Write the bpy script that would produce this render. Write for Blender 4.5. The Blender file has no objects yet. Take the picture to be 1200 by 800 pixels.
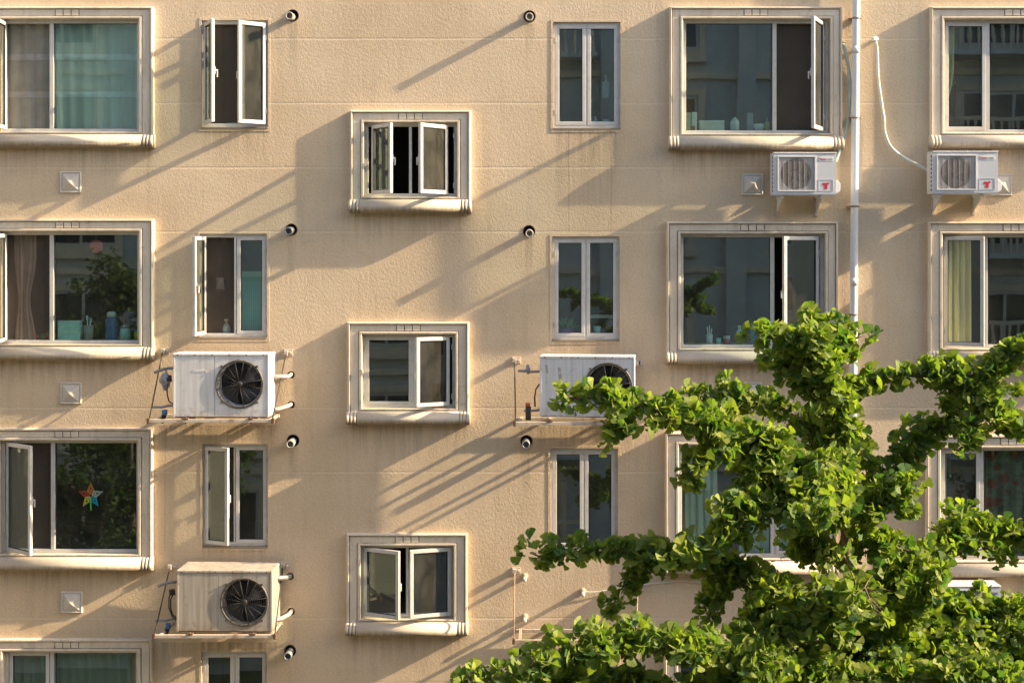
import bpy, bmesh, math, random
import numpy as np
from mathutils import Vector, Matrix
random.seed(7)
rng = np.random.default_rng(11)
R = math.radians
sc = bpy.context.scene
COL = sc.collection

# ------------------------------------------------------------------ measures
S = 88.0            # photograph pixels per metre on the facade
D = 20.0            # camera to facade
CX, CY, ZE = 640.0, 290.0, 12.0


def P(px, py, d=0.0):
    """point standing d metres proud of the facade, measured from the photograph"""
    k = (D - d) / D / S
    return Vector(((px - CX) * k, -d, ZE + (CY - py) * k))


def X(px): return (px - CX) / S
def Z(py): return ZE + (CY - py) / S


# ------------------------------------------------------------------ materials
def mat(name):
    m = bpy.data.materials.new(name)
    m.use_nodes = True
    nt = m.node_tree
    return m, nt, nt.nodes['Principled BSDF'], nt.nodes['Material Output']


def N(nt, t, **kw):
    n = nt.nodes.new(t)
    for k, v in kw.items():
        if k in n.inputs:
            n.inputs[k].default_value = v
        else:
            setattr(n, k, v)
    return n


def L(nt, a, b): nt.links.new(a, b)


def mapped(nt, scale, coord='Object'):
    tc = N(nt, 'ShaderNodeTexCoord')
    mp = N(nt, 'ShaderNodeMapping')
    mp.inputs['Scale'].default_value = scale
    L(nt, tc.outputs[coord], mp.inputs['Vector'])
    return mp.outputs['Vector']


def noise(nt, vec, scale, detail=4, rough=.55):
    n = N(nt, 'ShaderNodeTexNoise')
    n.inputs['Scale'].default_value = scale
    n.inputs['Detail'].default_value = detail
    n.inputs['Roughness'].default_value = rough
    L(nt, vec, n.inputs['Vector'])
    return n.outputs['Fac']


def ramp(nt, fac, stops):
    r = N(nt, 'ShaderNodeValToRGB')
    el = r.color_ramp.elements
    while len(el) < len(stops): el.new(.5)
    for e, (p, c) in zip(el, stops):
        e.position = p
        e.color = (c, c, c, 1) if isinstance(c, (int, float)) else (*c, 1)
    L(nt, fac, r.inputs['Fac'])
    return r.outputs['Color']


def mix(nt, fac, a, b, mode='MIX'):
    m = N(nt, 'ShaderNodeMix', data_type='RGBA', blend_type=mode)
    for s, v in ((m.inputs[0], fac), (m.inputs[6], a), (m.inputs[7], b)):
        if isinstance(v, (int, float)): s.default_value = v
        elif isinstance(v, tuple): s.default_value = (*v, 1)
        else: L(nt, v, s)
    return m.outputs[2]


def math_(nt, op, a, b=None, c=None):
    m = N(nt, 'ShaderNodeMath', operation=op)
    for i, v in enumerate((a, b, c)):
        if v is None: continue
        if isinstance(v, (int, float)): m.inputs[i].default_value = v
        else: L(nt, v, m.inputs[i])
    return m.outputs[0]


def simple(name, col, rough=.5, var=.12, scale=8, metallic=0, bump=0, bscale=60, dirt=None, dirt_amt=.5, dirt_scale=5, stretch=(1, 1, 1), spec=.5):
    m, nt, b, out = mat(name)
    v = mapped(nt, stretch)
    f = noise(nt, v, scale)
    lo = tuple(c * (1 - var) for c in col); hi = tuple(min(1, c * (1 + var)) for c in col)
    c = ramp(nt, f, [(.3, lo), (.7, hi)])
    if dirt:
        d = noise(nt, v, dirt_scale, 8, .7)
        d = ramp(nt, d, [(.5, 0.0), (.72, dirt_amt)])
        c = mix(nt, d, c, dirt)
    L(nt, c, b.inputs['Base Color'])
    b.inputs['Roughness'].default_value = rough
    b.inputs['Metallic'].default_value = metallic
    b.inputs['Specular IOR Level'].default_value = spec
    if bump:
        bn = N(nt, 'ShaderNodeBump'); bn.inputs['Strength'].default_value = bump; bn.inputs['Distance'].default_value = .01
        L(nt, noise(nt, v, bscale, 3), bn.inputs['Height']); L(nt, bn.outputs['Normal'], b.inputs['Normal'])
    return m


def stucco():
    m, nt, b, out = mat('ochre stucco')
    tc = N(nt, 'ShaderNodeTexCoord')
    v = tc.outputs['Object']
    # colour: broad mottling, vertical weather streaks, fine grain
    big = noise(nt, v, .55, 5, .6)
    c = ramp(nt, big, [(.3, (.585, .45, .30)), (.5, (.675, .53, .362)), (.72, (.74, .60, .43))])
    mp = N(nt, 'ShaderNodeMapping'); mp.inputs['Scale'].default_value = (5.5, 1, .35); L(nt, v, mp.inputs['Vector'])
    st = noise(nt, mp.outputs['Vector'], 1.0, 6, .65)
    c = mix(nt, ramp(nt, st, [(.52, 0.0), (.8, .34)]), c, (.36, .26, .17))
    gr = noise(nt, v, 34, 4, .75)
    c = mix(nt, ramp(nt, gr, [(.28, 0.30), (.58, 0.0)]), c, (.36, .26, .17))
    sp = noise(nt, v, 3.2, 9, .78)
    c = mix(nt, ramp(nt, sp, [(.57, 0.0), (.72, .36)]), c, (.36, .28, .2))
    # trowelled lumps
    mpl = N(nt, 'ShaderNodeMapping'); mpl.inputs['Scale'].default_value = (1, 1, .8); L(nt, v, mpl.inputs['Vector'])
    n1 = noise(nt, mpl.outputs['Vector'], 30, 4, .6)
    n2 = noise(nt, mpl.outputs['Vector'], 74, 3, .6)
    n3 = noise(nt, v, 1.6, 3, .5)
    h = math_(nt, 'ADD', math_(nt, 'MULTIPLY', n1, .0062), math_(nt, 'MULTIPLY', n2, .0050))
    h = math_(nt, 'ADD', h, math_(nt, 'MULTIPLY', n3, .009))
    # smooth horizontal joints
    sx = N(nt, 'ShaderNodeSeparateXYZ'); L(nt, v, sx.inputs[0])
    wob = math_(nt, 'MULTIPLY', math_(nt, 'SUBTRACT', noise(nt, v, .9, 2), .5), .02)
    z = math_(nt, 'ADD', sx.outputs['Z'], wob)
    g = None
    for py in (-29, 45.5, 121, 196.5, 271.5, 478, 553, 724, 799, -104, 874):
        dd = math_(nt, 'ABSOLUTE', math_(nt, 'SUBTRACT', z, Z(py)))
        k = math_(nt, 'SUBTRACT', 1.0, math_(nt, 'MULTIPLY', dd, 1 / .019)); k = math_(nt, 'MAXIMUM', k, 0.0)
        g = k if g is None else math_(nt, 'MAXIMUM', g, k)
    h = math_(nt, 'SUBTRACT', h, math_(nt, 'MULTIPLY', g, .003))
    c = mix(nt, math_(nt, 'MULTIPLY', g, .28), c, (.78, .66, .5))  # paler tone paints in the light these grooves catch
    # fine vertical grooves, drawn as thin dark lines in the colour
    for px, a, bb in ((666.5, 152, 272), (716, 152, 272), (193.5, 505, 645)):
        dx = math_(nt, 'ABSOLUTE', math_(nt, 'SUBTRACT', math_(nt, 'ADD', sx.outputs['X'], wob), X(px)))
        k = math_(nt, 'LESS_THAN', dx, .006)
        k = math_(nt, 'MULTIPLY', k, math_(nt, 'LESS_THAN', sx.outputs['Z'], Z(a)))
        k = math_(nt, 'MULTIPLY', k, math_(nt, 'GREATER_THAN', sx.outputs['Z'], Z(bb)))
        c = mix(nt, math_(nt, 'MULTIPLY', k, .4), c, (.3, .21, .13))
    # run-off stains hanging below sills, racks and flues
    mps = N(nt, 'ShaderNodeMapping'); mps.inputs['Scale'].default_value = (9, 1, .5); L(nt, v, mps.inputs['Vector'])
    stk = ramp(nt, noise(nt, mps.outputs['Vector'], 1.6, 6, .7), [(.38, 0.0), (.68, 1.0)])
    for px0, px1, py, ln, k in ((238, 312, 152, 45, .45), (650, 725, 153, 120, .5), (646, 724, 401, 16, .5), (236, 312, 643, 20, .4), (415, 548, 249, 45, .5), (412, 546, 496, 45, .5), (410, 545, 742, 50, .5),
                               (788, 982, 176, 40, .55), (785, 978, 426, 45, .5), (1092, 1200, 175, 40, .5), (0, 178, 173, 36, .5), (0, 178, 421, 36, .55), (0, 178, 666, 36, .6),
                               (185, 325, 498, 34, .75), (190, 325, 752, 40, .7), (610, 740, 500, 40, .6), (338, 348, 26, 60, .5), (336, 346, 276, 50, .5), (338, 348, 524, 60, .55), (616, 625, 28, 80, .5), (615, 624, 278, 60, .5), (612, 621, 524, 70, .6), (986, 992, 60, 70, .4), (1022, 1032, 50, 80, .35)):
        xa, xb, zt, lm_ = X(px0), X(px1), Z(py), ln / S
        fx = math_(nt, 'MULTIPLY', math_(nt, 'SUBTRACT', (xb - xa) / 2 + .02, math_(nt, 'ABSOLUTE', math_(nt, 'SUBTRACT', sx.outputs['X'], (xa + xb) / 2))), 22.0)
        fx = math_(nt, 'MINIMUM', math_(nt, 'MAXIMUM', fx, 0.0), 1.0)
        dz = math_(nt, 'SUBTRACT', zt, sx.outputs['Z'])
        fz = math_(nt, 'MULTIPLY', math_(nt, 'MAXIMUM', math_(nt, 'SUBTRACT', 1.0, math_(nt, 'MULTIPLY', dz, 1 / lm_)), 0.0), math_(nt, 'GREATER_THAN', dz, 0.0))
        c = mix(nt, math_(nt, 'MULTIPLY', math_(nt, 'MULTIPLY', fx, fz), math_(nt, 'MULTIPLY', stk, min(.95, k * 1.35))), c, (.26, .2, .135))
    bn = N(nt, 'ShaderNodeBump'); bn.inputs['Strength'].default_value = .95; bn.inputs['Distance'].default_value = 1.0
    L(nt, h, bn.inputs['Height']); L(nt, bn.outputs['Normal'], b.inputs['Normal'])
    L(nt, c, b.inputs['Base Color'])
    b.inputs['Roughness'].default_value = .92
    b.inputs['Specular IOR Level'].default_value = .15
    return m


def stone():
    m, nt, b, out = mat('pale cast stone')
    v = N(nt, 'ShaderNodeNewGeometry').outputs['Position']
    c = ramp(nt, noise(nt, v, 2.2, 6, .65), [(.3, (.66, .565, .44)), (.7, (.77, .675, .54))])
    sp = noise(nt, v, 9, 9, .75)
    c = mix(nt, ramp(nt, sp, [(.55, 0.0), (.72, .5)]), c, (.36, .28, .2))
    mpd = N(nt, 'ShaderNodeMapping'); mpd.inputs['Scale'].default_value = (7, 7, .8); L(nt, v, mpd.inputs['Vector'])
    c = mix(nt, ramp(nt, noise(nt, mpd.outputs['Vector'], 1, 5, .7), [(.5, 0.0), (.72, .45)]), c, (.40, .32, .24))
    bn = N(nt, 'ShaderNodeBump'); bn.inputs['Strength'].default_value = .35; bn.inputs['Distance'].default_value = .012
    L(nt, math_(nt, 'ADD', noise(nt, v, 30, 5, .65), noise(nt, v, 5, 2, .5)), bn.inputs['Height']); L(nt, bn.outputs['Normal'], b.inputs['Normal'])
    L(nt, c, b.inputs['Base Color']); b.inputs['Roughness'].default_value = .9; b.inputs['Specular IOR Level'].default_value = .08
    return m


def sillstone():
    m, nt, b, out = mat('weathered cast stone sill')
    v = N(nt, 'ShaderNodeNewGeometry').outputs['Position']
    mpv = N(nt, 'ShaderNodeMapping'); mpv.inputs['Scale'].default_value = (38, 4, 2.2); L(nt, v, mpv.inputs['Vector']); vs = mpv.outputs['Vector']
    c = ramp(nt, noise(nt, v, 2.5, 6, .65), [(.3, (.58, .495, .385)), (.7, (.69, .595, .475))])
    tc = N(nt, 'ShaderNodeTexCoord'); sx = N(nt, 'ShaderNodeSeparateXYZ'); L(nt, tc.outputs['Object'], sx.inputs[0])
    # drip stains hang from the lower edge (object origin sits there)
    low = math_(nt, 'SUBTRACT', 1.0, math_(nt, 'MULTIPLY', sx.outputs['Z'], 1 / .125)); low = math_(nt, 'MAXIMUM', low, 0.0)
    stn = math_(nt, 'MULTIPLY', math_(nt, 'ADD', noise(nt, vs, 1, 4, .7), .25), low)
    c = mix(nt, ramp(nt, stn, [(.16, 0.0), (.6, .8)]), c, (.19, .15, .105))
    c = mix(nt, ramp(nt, noise(nt, v, 11, 9, .75), [(.58, 0.0), (.75, .4)]), c, (.35, .26, .18))
    bn = N(nt, 'ShaderNodeBump'); bn.inputs['Strength'].default_value = .3; bn.inputs['Distance'].default_value = .01
    L(nt, noise(nt, v, 30, 5, .65), bn.inputs['Height']); L(nt, bn.outputs['Normal'], b.inputs['Normal'])
    L(nt, c, b.inputs['Base Color']); b.inputs['Roughness'].default_value = .9; b.inputs['Specular IOR Level'].default_value = .08
    return m


def glass(name, tint, ior=1.85, dust=.035):
    m, nt, b, out = mat(name)
    nt.nodes.remove(b)
    tr = N(nt, 'ShaderNodeBsdfTransparent'); tr.inputs[0].default_value = (*tint, 1)
    gl = N(nt, 'ShaderNodeBsdfGlossy'); gl.inputs['Roughness'].default_value = .012; gl.inputs[0].default_value = (.74, .96, 1, 1)
    lw = N(nt, 'ShaderNodeLayerWeight'); lw.inputs['Blend'].default_value = .5
    fv = math_(nt, 'MULTIPLY_ADD', math_(nt, 'POWER', lw.outputs['Facing'], 5.0), 1 - ior, ior)
    mx = N(nt, 'ShaderNodeMixShader'); L(nt, fv, mx.inputs[0]); L(nt, tr.outputs[0], mx.inputs[1]); L(nt, gl.outputs[0], mx.inputs[2])
    df = N(nt, 'ShaderNodeBsdfDiffuse'); df.inputs[0].default_value = (.55, .5, .4, 1)
    v = mapped(nt, (1, 1, .5))
    d = ramp(nt, noise(nt, v, 5, 7, .7), [(.35, dust * .4), (.75, dust * 2.2)])
    m2 = N(nt, 'ShaderNodeMixShader'); L(nt, d, m2.inputs[0]); L(nt, mx.outputs[0], m2.inputs[1]); L(nt, df.outputs[0], m2.inputs[2])
    bn = N(nt, 'ShaderNodeBump'); bn.inputs['Strength'].default_value = .09; bn.inputs['Distance'].default_value = .02
    L(nt, noise(nt, v, 1.3, 1), bn.inputs['Height']); L(nt, bn.outputs['Normal'], gl.inputs['Normal'])
    L(nt, m2.outputs[0], out.inputs['Surface'])
    return m


def screen_mat():
    m, nt, b, out = mat('insect screen')
    nt.nodes.remove(b)
    tr = N(nt, 'ShaderNodeBsdfTransparent')
    df = N(nt, 'ShaderNodeBsdfDiffuse'); df.inputs[0].default_value = (.16, .13, .105, 1)
    v = mapped(nt, (1, 1, 1))
    f = ramp(nt, noise(nt, v, 4, 5), [(.3, .42), (.7, .58)])
    mx = N(nt, 'ShaderNodeMixShader'); L(nt, f, mx.inputs[0]); L(nt, tr.outputs[0], mx.inputs[1]); L(nt, df.outputs[0], mx.inputs[2])
    L(nt, mx.outputs[0], out.inputs['Surface'])
    return m


def casing_mat(name, col, rust, streak):
    m, nt, b, out = mat(name)
    v = mapped(nt, (1, 1, 1)); vs = mapped(nt, (14, 14, .6))
    c = ramp(nt, noise(nt, v, 3, 5), [(.3, tuple(x * .93 for x in col)), (.7, col)])
    c = mix(nt, ramp(nt, noise(nt, vs, 1, 5, .65), [(.42, 0.0), (.64, streak)]), c, (.33, .28, .22))
    c = mix(nt, ramp(nt, noise(nt, v, 7, 9, .8), [(.57, 0.0), (.66, rust)]), c, (.24, .12, .055))
    tc = N(nt, 'ShaderNodeTexCoord'); sz = N(nt, 'ShaderNodeSeparateXYZ'); L(nt, tc.outputs['Object'], sz.inputs[0])
    low = math_(nt, 'MAXIMUM', math_(nt, 'SUBTRACT', 1.0, math_(nt, 'MULTIPLY', sz.outputs['Z'], 7.0)), 0.0)
    c = mix(nt, math_(nt, 'MULTIPLY', math_(nt, 'MULTIPLY', low, ramp(nt, noise(nt, v, 11, 7, .7), [(.35, 0.0), (.6, 1.0)])), .35 + streak * .4), c, (.25, .18, .12))
    L(nt, c, b.inputs['Base Color']); b.inputs['Roughness'].default_value = .42; b.inputs['Specular IOR Level'].default_value = .4
    return m


def leaf_mat(name, light, dark):
    m, nt, b, out = mat(name)
    a = N(nt, 'ShaderNodeAttribute', attribute_name='tint')
    c = ramp(nt, a.outputs['Fac'], [(0.0, dark), (.55, tuple((x + y) / 2 for x, y in zip(light, dark))), (1.0, light)])
    L(nt, c, b.inputs['Base Color'])
    b.inputs['Roughness'].default_value = .6; b.inputs['Specular IOR Level'].default_value = .3
    t = N(nt, 'ShaderNodeBsdfTranslucent')
    tc = mix(nt, 1.0, c, (1.25, 1.5, .42), 'MULTIPLY'); L(nt, tc, t.inputs[0])
    mx = N(nt, 'ShaderNodeMixShader'); mx.inputs[0].default_value = .44
    L(nt, b.outputs[0], mx.inputs[1]); L(nt, t.outputs[0], mx.inputs[2]); L(nt, mx.outputs[0], out.inputs['Surface'])
    return m


def floral():
    m, nt, b, out = mat('dark floral curtain cloth')
    v = mapped(nt, (1, .2, 1))
    c = ramp(nt, noise(nt, v, 6, 3), [(.4, (.16, .15, .11)), (.6, (.27, .27, .19))])
    f = N(nt, 'ShaderNodeTexVoronoi'); f.inputs['Scale'].default_value = 4.6; L(nt, v, f.inputs['Vector'])
    d = math_(nt, 'ADD', f.outputs['Distance'], math_(nt, 'MULTIPLY', noise(nt, v, 24, 3), .35))
    c = mix(nt, ramp(nt, d, [(.46, .85), (.56, 0.0)]), c, (.3, .04, .035))
    L(nt, c, b.inputs['Base Color']); b.inputs['Roughness'].default_value = .9
    return m


def perforated():
    m, nt, b, out = mat('teal perforated blind')
    tc = N(nt, 'ShaderNodeTexCoord')
    f = N(nt, 'ShaderNodeTexVoronoi'); f.inputs['Scale'].default_value = 34; f.inputs['Randomness'].default_value = .0
    L(nt, tc.outputs['Object'], f.inputs['Vector'])
    c = ramp(nt, f.outputs['Distance'], [(.28, (.05, .12, .11)), (.36, (.30, .66, .58))])
    L(nt, c, b.inputs['Base Color']); b.inputs['Roughness'].default_value = .6
    return m


M = dict(
    stucco=stucco(), stone=stone(), sill=sillstone(),
    upvc=simple('white window frame plastic', (.58, .565, .535), .4, .06, 3, dirt=(.36, .3, .23), dirt_amt=.5, dirt_scale=7),
    groove_shade=simple('dark groove shade', (.2, .165, .125), .95),
    gasket=simple('dark rubber', (.03, .03, .03), .7),
    metal=simple('dull hinge metal', (.5, .49, .46), .45, metallic=.3),
    glass=glass('tinted window glass', (.60, .765, .725), .17, .035),
    glass_clear=glass('sash glass', (.84, .91, .87), .09, .06),
    screen=screen_mat(),
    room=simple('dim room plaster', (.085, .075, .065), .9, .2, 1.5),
    case=casing_mat('white unit paint', (.80, .79, .78), .5, .34),
    case_old=casing_mat('weathered unit paint', (.52, .465, .39), .8, .95),
    case_new=simple('clean white unit plastic', (.60, .61, .63), .42, .04, 3, dirt=(.45, .4, .34), dirt_amt=.2),
    dark=simple('black grille wire', (.028, .026, .025), .5, .25),
    ring=simple('weathered grille rim', (.085, .075, .062), .5, .3, 10, dirt=(.26, .17, .1), dirt_amt=.5),
    void=simple('dark inside', (.012, .012, .012), .9),
    fan=simple('grey fan blade', (.055, .052, .05), .45, .2),
    wire=simple('pale grille wire', (.62, .56, .50), .5, .08),
    rack=simple('rusting painted steel', (.55, .47, .38), .6, .1, 6, dirt=(.17, .075, .03), dirt_amt=.95, dirt_scale=6),
    rack_old=simple('faded brown rack paint', (.43, .34, .25), .7, .15, 6, dirt=(.17, .09, .05), dirt_amt=.9, dirt_scale=7),
    rust=simple('rusty iron', (.13, .07, .04), .8, .4, 20),
    darkiron=simple('dark rod', (.05, .04, .035), .7),
    brownrod=simple('rust brown rod', (.38, .24, .15), .75, .3, 12),
    galv=simple('galvanised pipe', (.30, .30, .31), .45, .2, 12, metallic=.3),
    insul=simple('white pipe insulation', (.44, .40, .35), .8, .15, 14, bump=.5, bscale=60, dirt=(.3, .22, .14), dirt_amt=.6),
    hose=simple('pale taped hose', (.64, .66, .58), .7, .1, 14),
    hosegreen=simple('grey green hose', (.42, .50, .45), .7, .15, 14),
    pipe=simple('white drainpipe plastic', (.72, .73, .74), .35, .05, 3, dirt=(.5, .45, .38), dirt_amt=.25),
    clamp=simple('brown clamp', (.28, .22, .17), .6),
    vent=simple('pale vent plastic', (.58, .53, .46), .6, .08, 6, dirt=(.35, .28, .2), dirt_amt=.4),
    bag=simple('grey plastic bag', (.33, .32, .33), .4, .2, 10),
    blue=simple('blue plastic', (.05, .16, .36), .4), bluebright=simple('bright blue plastic', (.05, .32, .62), .4),
    orange=simple('orange plastic', (.6, .14, .04), .5), red=simple('red print', (.55, .03, .05), .5),
    grey=simple('grey print', (.38, .36, .36), .6), navy=simple('navy print', (.05, .05, .25), .5),
    ghost=simple('faded lettering', (.86, .85, .83), .4), tape=simple('tape residue', (.42, .38, .34), .7),
    white=simple('white ceramic', (.8, .8, .78), .3), cream=simple('cream card', (.7, .66, .56), .6),
    yellow=simple('yellow plastic', (.62, .5, .03), .4), green=simple('green plastic', (.12, .35, .12), .4),
    purple=simple('purple plastic', (.42, .10, .42), .4), aqua=simple('aqua plastic', (.55, .85, .78), .35),
    redlantern=simple('coral red paper', (.75, .10, .08), .7), brown=simple('brown card', (.32, .19, .08), .7),
    curt_a=simple('pale curtain cloth', (.68, .70, .61), .9, .08, 4, stretch=(4, 1, .4)),
    curt_band=simple('curtain band cloth', (.9, .92, .88), .9),
    curt_b=simple('beige curtain cloth', (.52, .43, .33), .9, .12, 5, stretch=(4, 1, .4)),
    curt_c=simple('grey curtain cloth', (.32, .34, .30), .9, .12, 5, stretch=(4, 1, .4)),
    curt_d=simple('mint curtain cloth', (.56, .62, .56), .9, .08, 5, stretch=(4, 1, .4)),
    curt_y=simple('yellow curtain cloth', (.72, .66, .36), .9, .08, 5, stretch=(4, 1, .4)),
    floral=floral(), perf=perforated(),
    bark=simple('ginkgo bark', (.17, .115, .075), .9, .35, 9, bump=.8, bscale=40, stretch=(3, 3, .6)),
    leaf=leaf_mat('ginkgo leaf', (.29, .325, .06), (.075, .15, .046)),
    leaf2=leaf_mat('broad leaf', (.12, .15, .025), (.035, .065, .016)),
    facade2=simple('greyish render', (.56, .58, .57), .9, .08, 1.2, dirt=(.3, .24, .18), dirt_amt=.3),
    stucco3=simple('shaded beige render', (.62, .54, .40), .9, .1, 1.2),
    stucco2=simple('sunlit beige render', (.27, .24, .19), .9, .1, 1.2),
    pane2=simple('dark far glass', (.015, .02, .022), .08, spec=.9),
    ground=simple('asphalt yard', (.07, .068, .065), .9, .25, 2), paving=simple('concrete paving', (.30, .27, .23), .9, .15, 3),
    lawn=simple('lawn', (.05, .085, .025), .95, .3, 3),
)
M['hair'] = M['green']


# ------------------------------------------------------------------ mesh builder
class MB:
    def __init__(s): s.v = []; s.f = []; s.sm = []

    def add(s, verts, faces, smooth=False):
        o = len(s.v); s.v += [tuple(v) for v in verts]
        s.f += [tuple(i + o for i in f) for f in faces]; s.sm += [smooth] * len(faces)
        return s

    def box(s, x0, x1, y0, y1, z0, z1):
        x0, x1 = sorted((x0, x1)); y0, y1 = sorted((y0, y1)); z0, z1 = sorted((z0, z1))
        v = [(x, y, z) for z in (z0, z1) for y in (y0, y1) for x in (x0, x1)]
        return s.add(v, [(0, 2, 3, 1), (4, 5, 7, 6), (0, 1, 5, 4), (2, 6, 7, 3), (0, 4, 6, 2), (1, 3, 7, 5)])

    def tube(s, pts, r, n=8, cap=True):
        pts = [Vector(p) for p in pts]
        rs = r if isinstance(r, (list, tuple)) else [r] * len(pts)
        vs = []; up = None
        for i, p in enumerate(pts):
            t = (pts[min(i + 1, len(pts) - 1)] - pts[max(i - 1, 0)]).normalized()
            if up is None:
                up = Vector((0, 0, 1)) if abs(t.z) < .9 else Vector((1, 0, 0))
            a = (up - t * up.dot(t)).normalized(); b = t.cross(a); up = a
            for k in range(n):
                w = 2 * math.pi * k / n
                vs.append(p + (a * math.cos(w) + b * math.sin(w)) * rs[i])
        fs = [(i * n + k, i * n + (k + 1) % n, (i + 1) * n + (k + 1) % n, (i + 1) * n + k) for i in range(len(pts) - 1) for k in range(n)]
        s.add(vs, fs, True)
        if cap:
            o = len(s.v) - len(vs)
            s.f += [tuple(o + k for k in reversed(range(n))), tuple(o + (len(pts) - 1) * n + k for k in range(n))]; s.sm += [False, False]
        return s

    def lathe(s, prof, n=20, o=(0, 0, 0), axis='z'):
        """prof: (radius, height) pairs"""
        o = Vector(o); vs = []
        for r, h in prof:
            for k in range(n):
                w = 2 * math.pi * k / n; a, b = r * math.cos(w), r * math.sin(w)
                vs.append(o + Vector({'z': (a, b, h), 'y': (a, -h, b), 'x': (h, a, b)}[axis]))
        fs = [(i * n + k, i * n + (k + 1) % n, (i + 1) * n + (k + 1) % n, (i + 1) * n + k) for i in range(len(prof) - 1) for k in range(n)]
        return s.add(vs, fs, True)

    def torus(s, o, R_, r, n=40, m=6):
        o = Vector(o); vs = []
        for i in range(n):
            a = 2 * math.pi * i / n
            for j in range(m):
                b = 2 * math.pi * j / m; rr = R_ + r * math.cos(b)
                vs.append(o + Vector((rr * math.cos(a), r * math.sin(b), rr * math.sin(a))))
        fs = [(i * m + j, ((i + 1) % n) * m + j, ((i + 1) % n) * m + (j + 1) % m, i * m + (j + 1) % m) for i in range(n) for j in range(m)]
        return s.add(vs, fs, True)

    def plate_hole(s, x0, x1, z0, z1, y, c, r, n=48):
        """flat plate in the xz plane with a round hole"""
        cx, cz = c; vs = []
        for k in range(n):
            w = 2 * math.pi * k / n; dx, dz = math.cos(w), math.sin(w)
            vs.append((cx + r * dx, y, cz + r * dz))
            tx = ((x1 - cx) / dx if dx > 1e-9 else (x0 - cx) / dx if dx < -1e-9 else 1e9)
            tz = ((z1 - cz) / dz if dz > 1e-9 else (z0 - cz) / dz if dz < -1e-9 else 1e9)
            t = min(tx, tz); vs.append((cx + t * dx, y, cz + t * dz))
        fs = []
        o = len(vs)
        corners = [(x1, y, z1), (x0, y, z1), (x0, y, z0), (x1, y, z0)]
        ca = [math.atan2(p[2] - cz, p[0] - cx) % (2 * math.pi) for p in corners]
        vs += corners
        for k in range(n):
            k2 = (k + 1) % n; a0 = 2 * math.pi * k / n; a1 = 2 * math.pi * (k + 1) / n
            mid = [o + i for i, a in enumerate(ca) if a0 + 1e-6 < a < a1 - 1e-6]
            fs.append((2 * k, 2 * k + 1, *mid, 2 * k2 + 1, 2 * k2))
        return s.add(vs, fs)

    def cyl(s, a, b, r, n=16):
        return s.tube([a, b], r, n)

    def build(s, name, m, parent=None, bevel=0, loc=None, seg=2):
        me = bpy.data.meshes.new(name)
        vs = s.v
        if loc is not None:
            loc = Vector(loc); vs = [(x - loc.x, y - loc.y, z - loc.z) for x, y, z in vs]
        me.from_pydata(vs, [], s.f); me.update()
        me.polygons.foreach_set('use_smooth', s.sm)
        bm = bmesh.new(); bm.from_mesh(me); bmesh.ops.recalc_face_normals(bm, faces=bm.faces); bm.to_mesh(me); bm.free()
        me.materials.append(m)
        o = bpy.data.objects.new(name, me); COL.objects.link(o)
        if loc is not None: o.location = loc
        if parent is not None:
            o.parent = parent
            if loc is not None and parent is not None: o.location = loc - WL[parent] if parent in WL else loc
        WL[o] = (loc if loc is not None else Vector((0, 0, 0))) if parent is None or parent not in WL else (Vector(loc) if loc is not None else WL[parent])
        if bevel:
            b = o.modifiers.new('bevel', 'BEVEL'); b.width = bevel; b.segments = seg; b.limit_method = 'ANGLE'; b.angle_limit = R(40)
        return o


WL = {}     # world location of every origin


def tag(o, label, cat=None, group=None, kind=None):
    if label: o['label'] = label
    if cat: o['category'] = cat
    if group: o['group'] = group
    if kind: o['kind'] = kind
    return o


def thing(name, label, cat, loc, group=None):
    o = bpy.data.objects.new(name, None); COL.objects.link(o); o.empty_display_size = .1
    o.location = loc; WL[o] = Vector(loc)
    return tag(o, label, cat, group)


def part(mb, name, m, root, bevel=0, loc=None, seg=2):
    """a part modelled in world space, given its own origin near itself"""
    if loc is None:
        a = np.array(mb.v); loc = ((a[:, 0].min() + a[:, 0].max()) / 2, (a[:, 1].min() + a[:, 1].max()) / 2, a[:, 2].min())
    return mb.build(name, m, root, bevel, Vector(loc), seg)


def lpart(mb, name, m, root, bevel=0):
    """a part modelled in its thing's own space (so that it can be copied with the thing)"""
    o = mb.build(name, m, None, bevel); o.parent = root
    return o


def solo(mb, name, m, label, cat, group=None, bevel=0):
    return tag(part(mb, name, m, None, bevel), label, cat, group)


def copy_tree(o, parent=None):
    c = o.copy(); COL.objects.link(c)
    if parent: c.parent = parent
    for ch in list(o.children): copy_tree(ch, c)
    return c


def text(body, size, loc, m, name, root, ext=.0015, rot=(R(90), 0, 0)):
    cu = bpy.data.curves.new(name, 'FONT'); cu.body = body; cu.size = size; cu.extrude = ext; cu.align_x = 'CENTER'; cu.align_y = 'CENTER'
    t = bpy.data.objects.new(name, cu); COL.objects.link(t)
    bpy.context.view_layer.update()
    me = bpy.data.meshes.new_from_object(t); bpy.data.objects.remove(t); bpy.data.curves.remove(cu)
    me.materials.clear(); me.materials.append(m)
    o = bpy.data.objects.new(name, me); COL.objects.link(o); o.rotation_euler = rot; o.location = loc
    o.parent = root
    return o


# ------------------------------------------------------------------ the apartment building
house = thing('apartment_building', 'ochre rendered apartment building with rows of stone framed windows', 'building', (0, 0, 0))
holes = []      # wall openings in facade metres: x0, x1, z0, z1
rounds = []     # round holes: x, z, r
REV = .11       # depth of the reveals


def frame_ring(mb, x0, x1, z0, z1, w, y0, y1):
    mb.box(x0, x1, y0, y1, z1 - w, z1); mb.box(x0, x1, y0, y1, z0, z0 + w)
    mb.box(x0, x0 + w, y0, y1, z0 + w, z1 - w); mb.box(x1 - w, x1, y0, y1, z0 + w, z1 - w)


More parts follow.
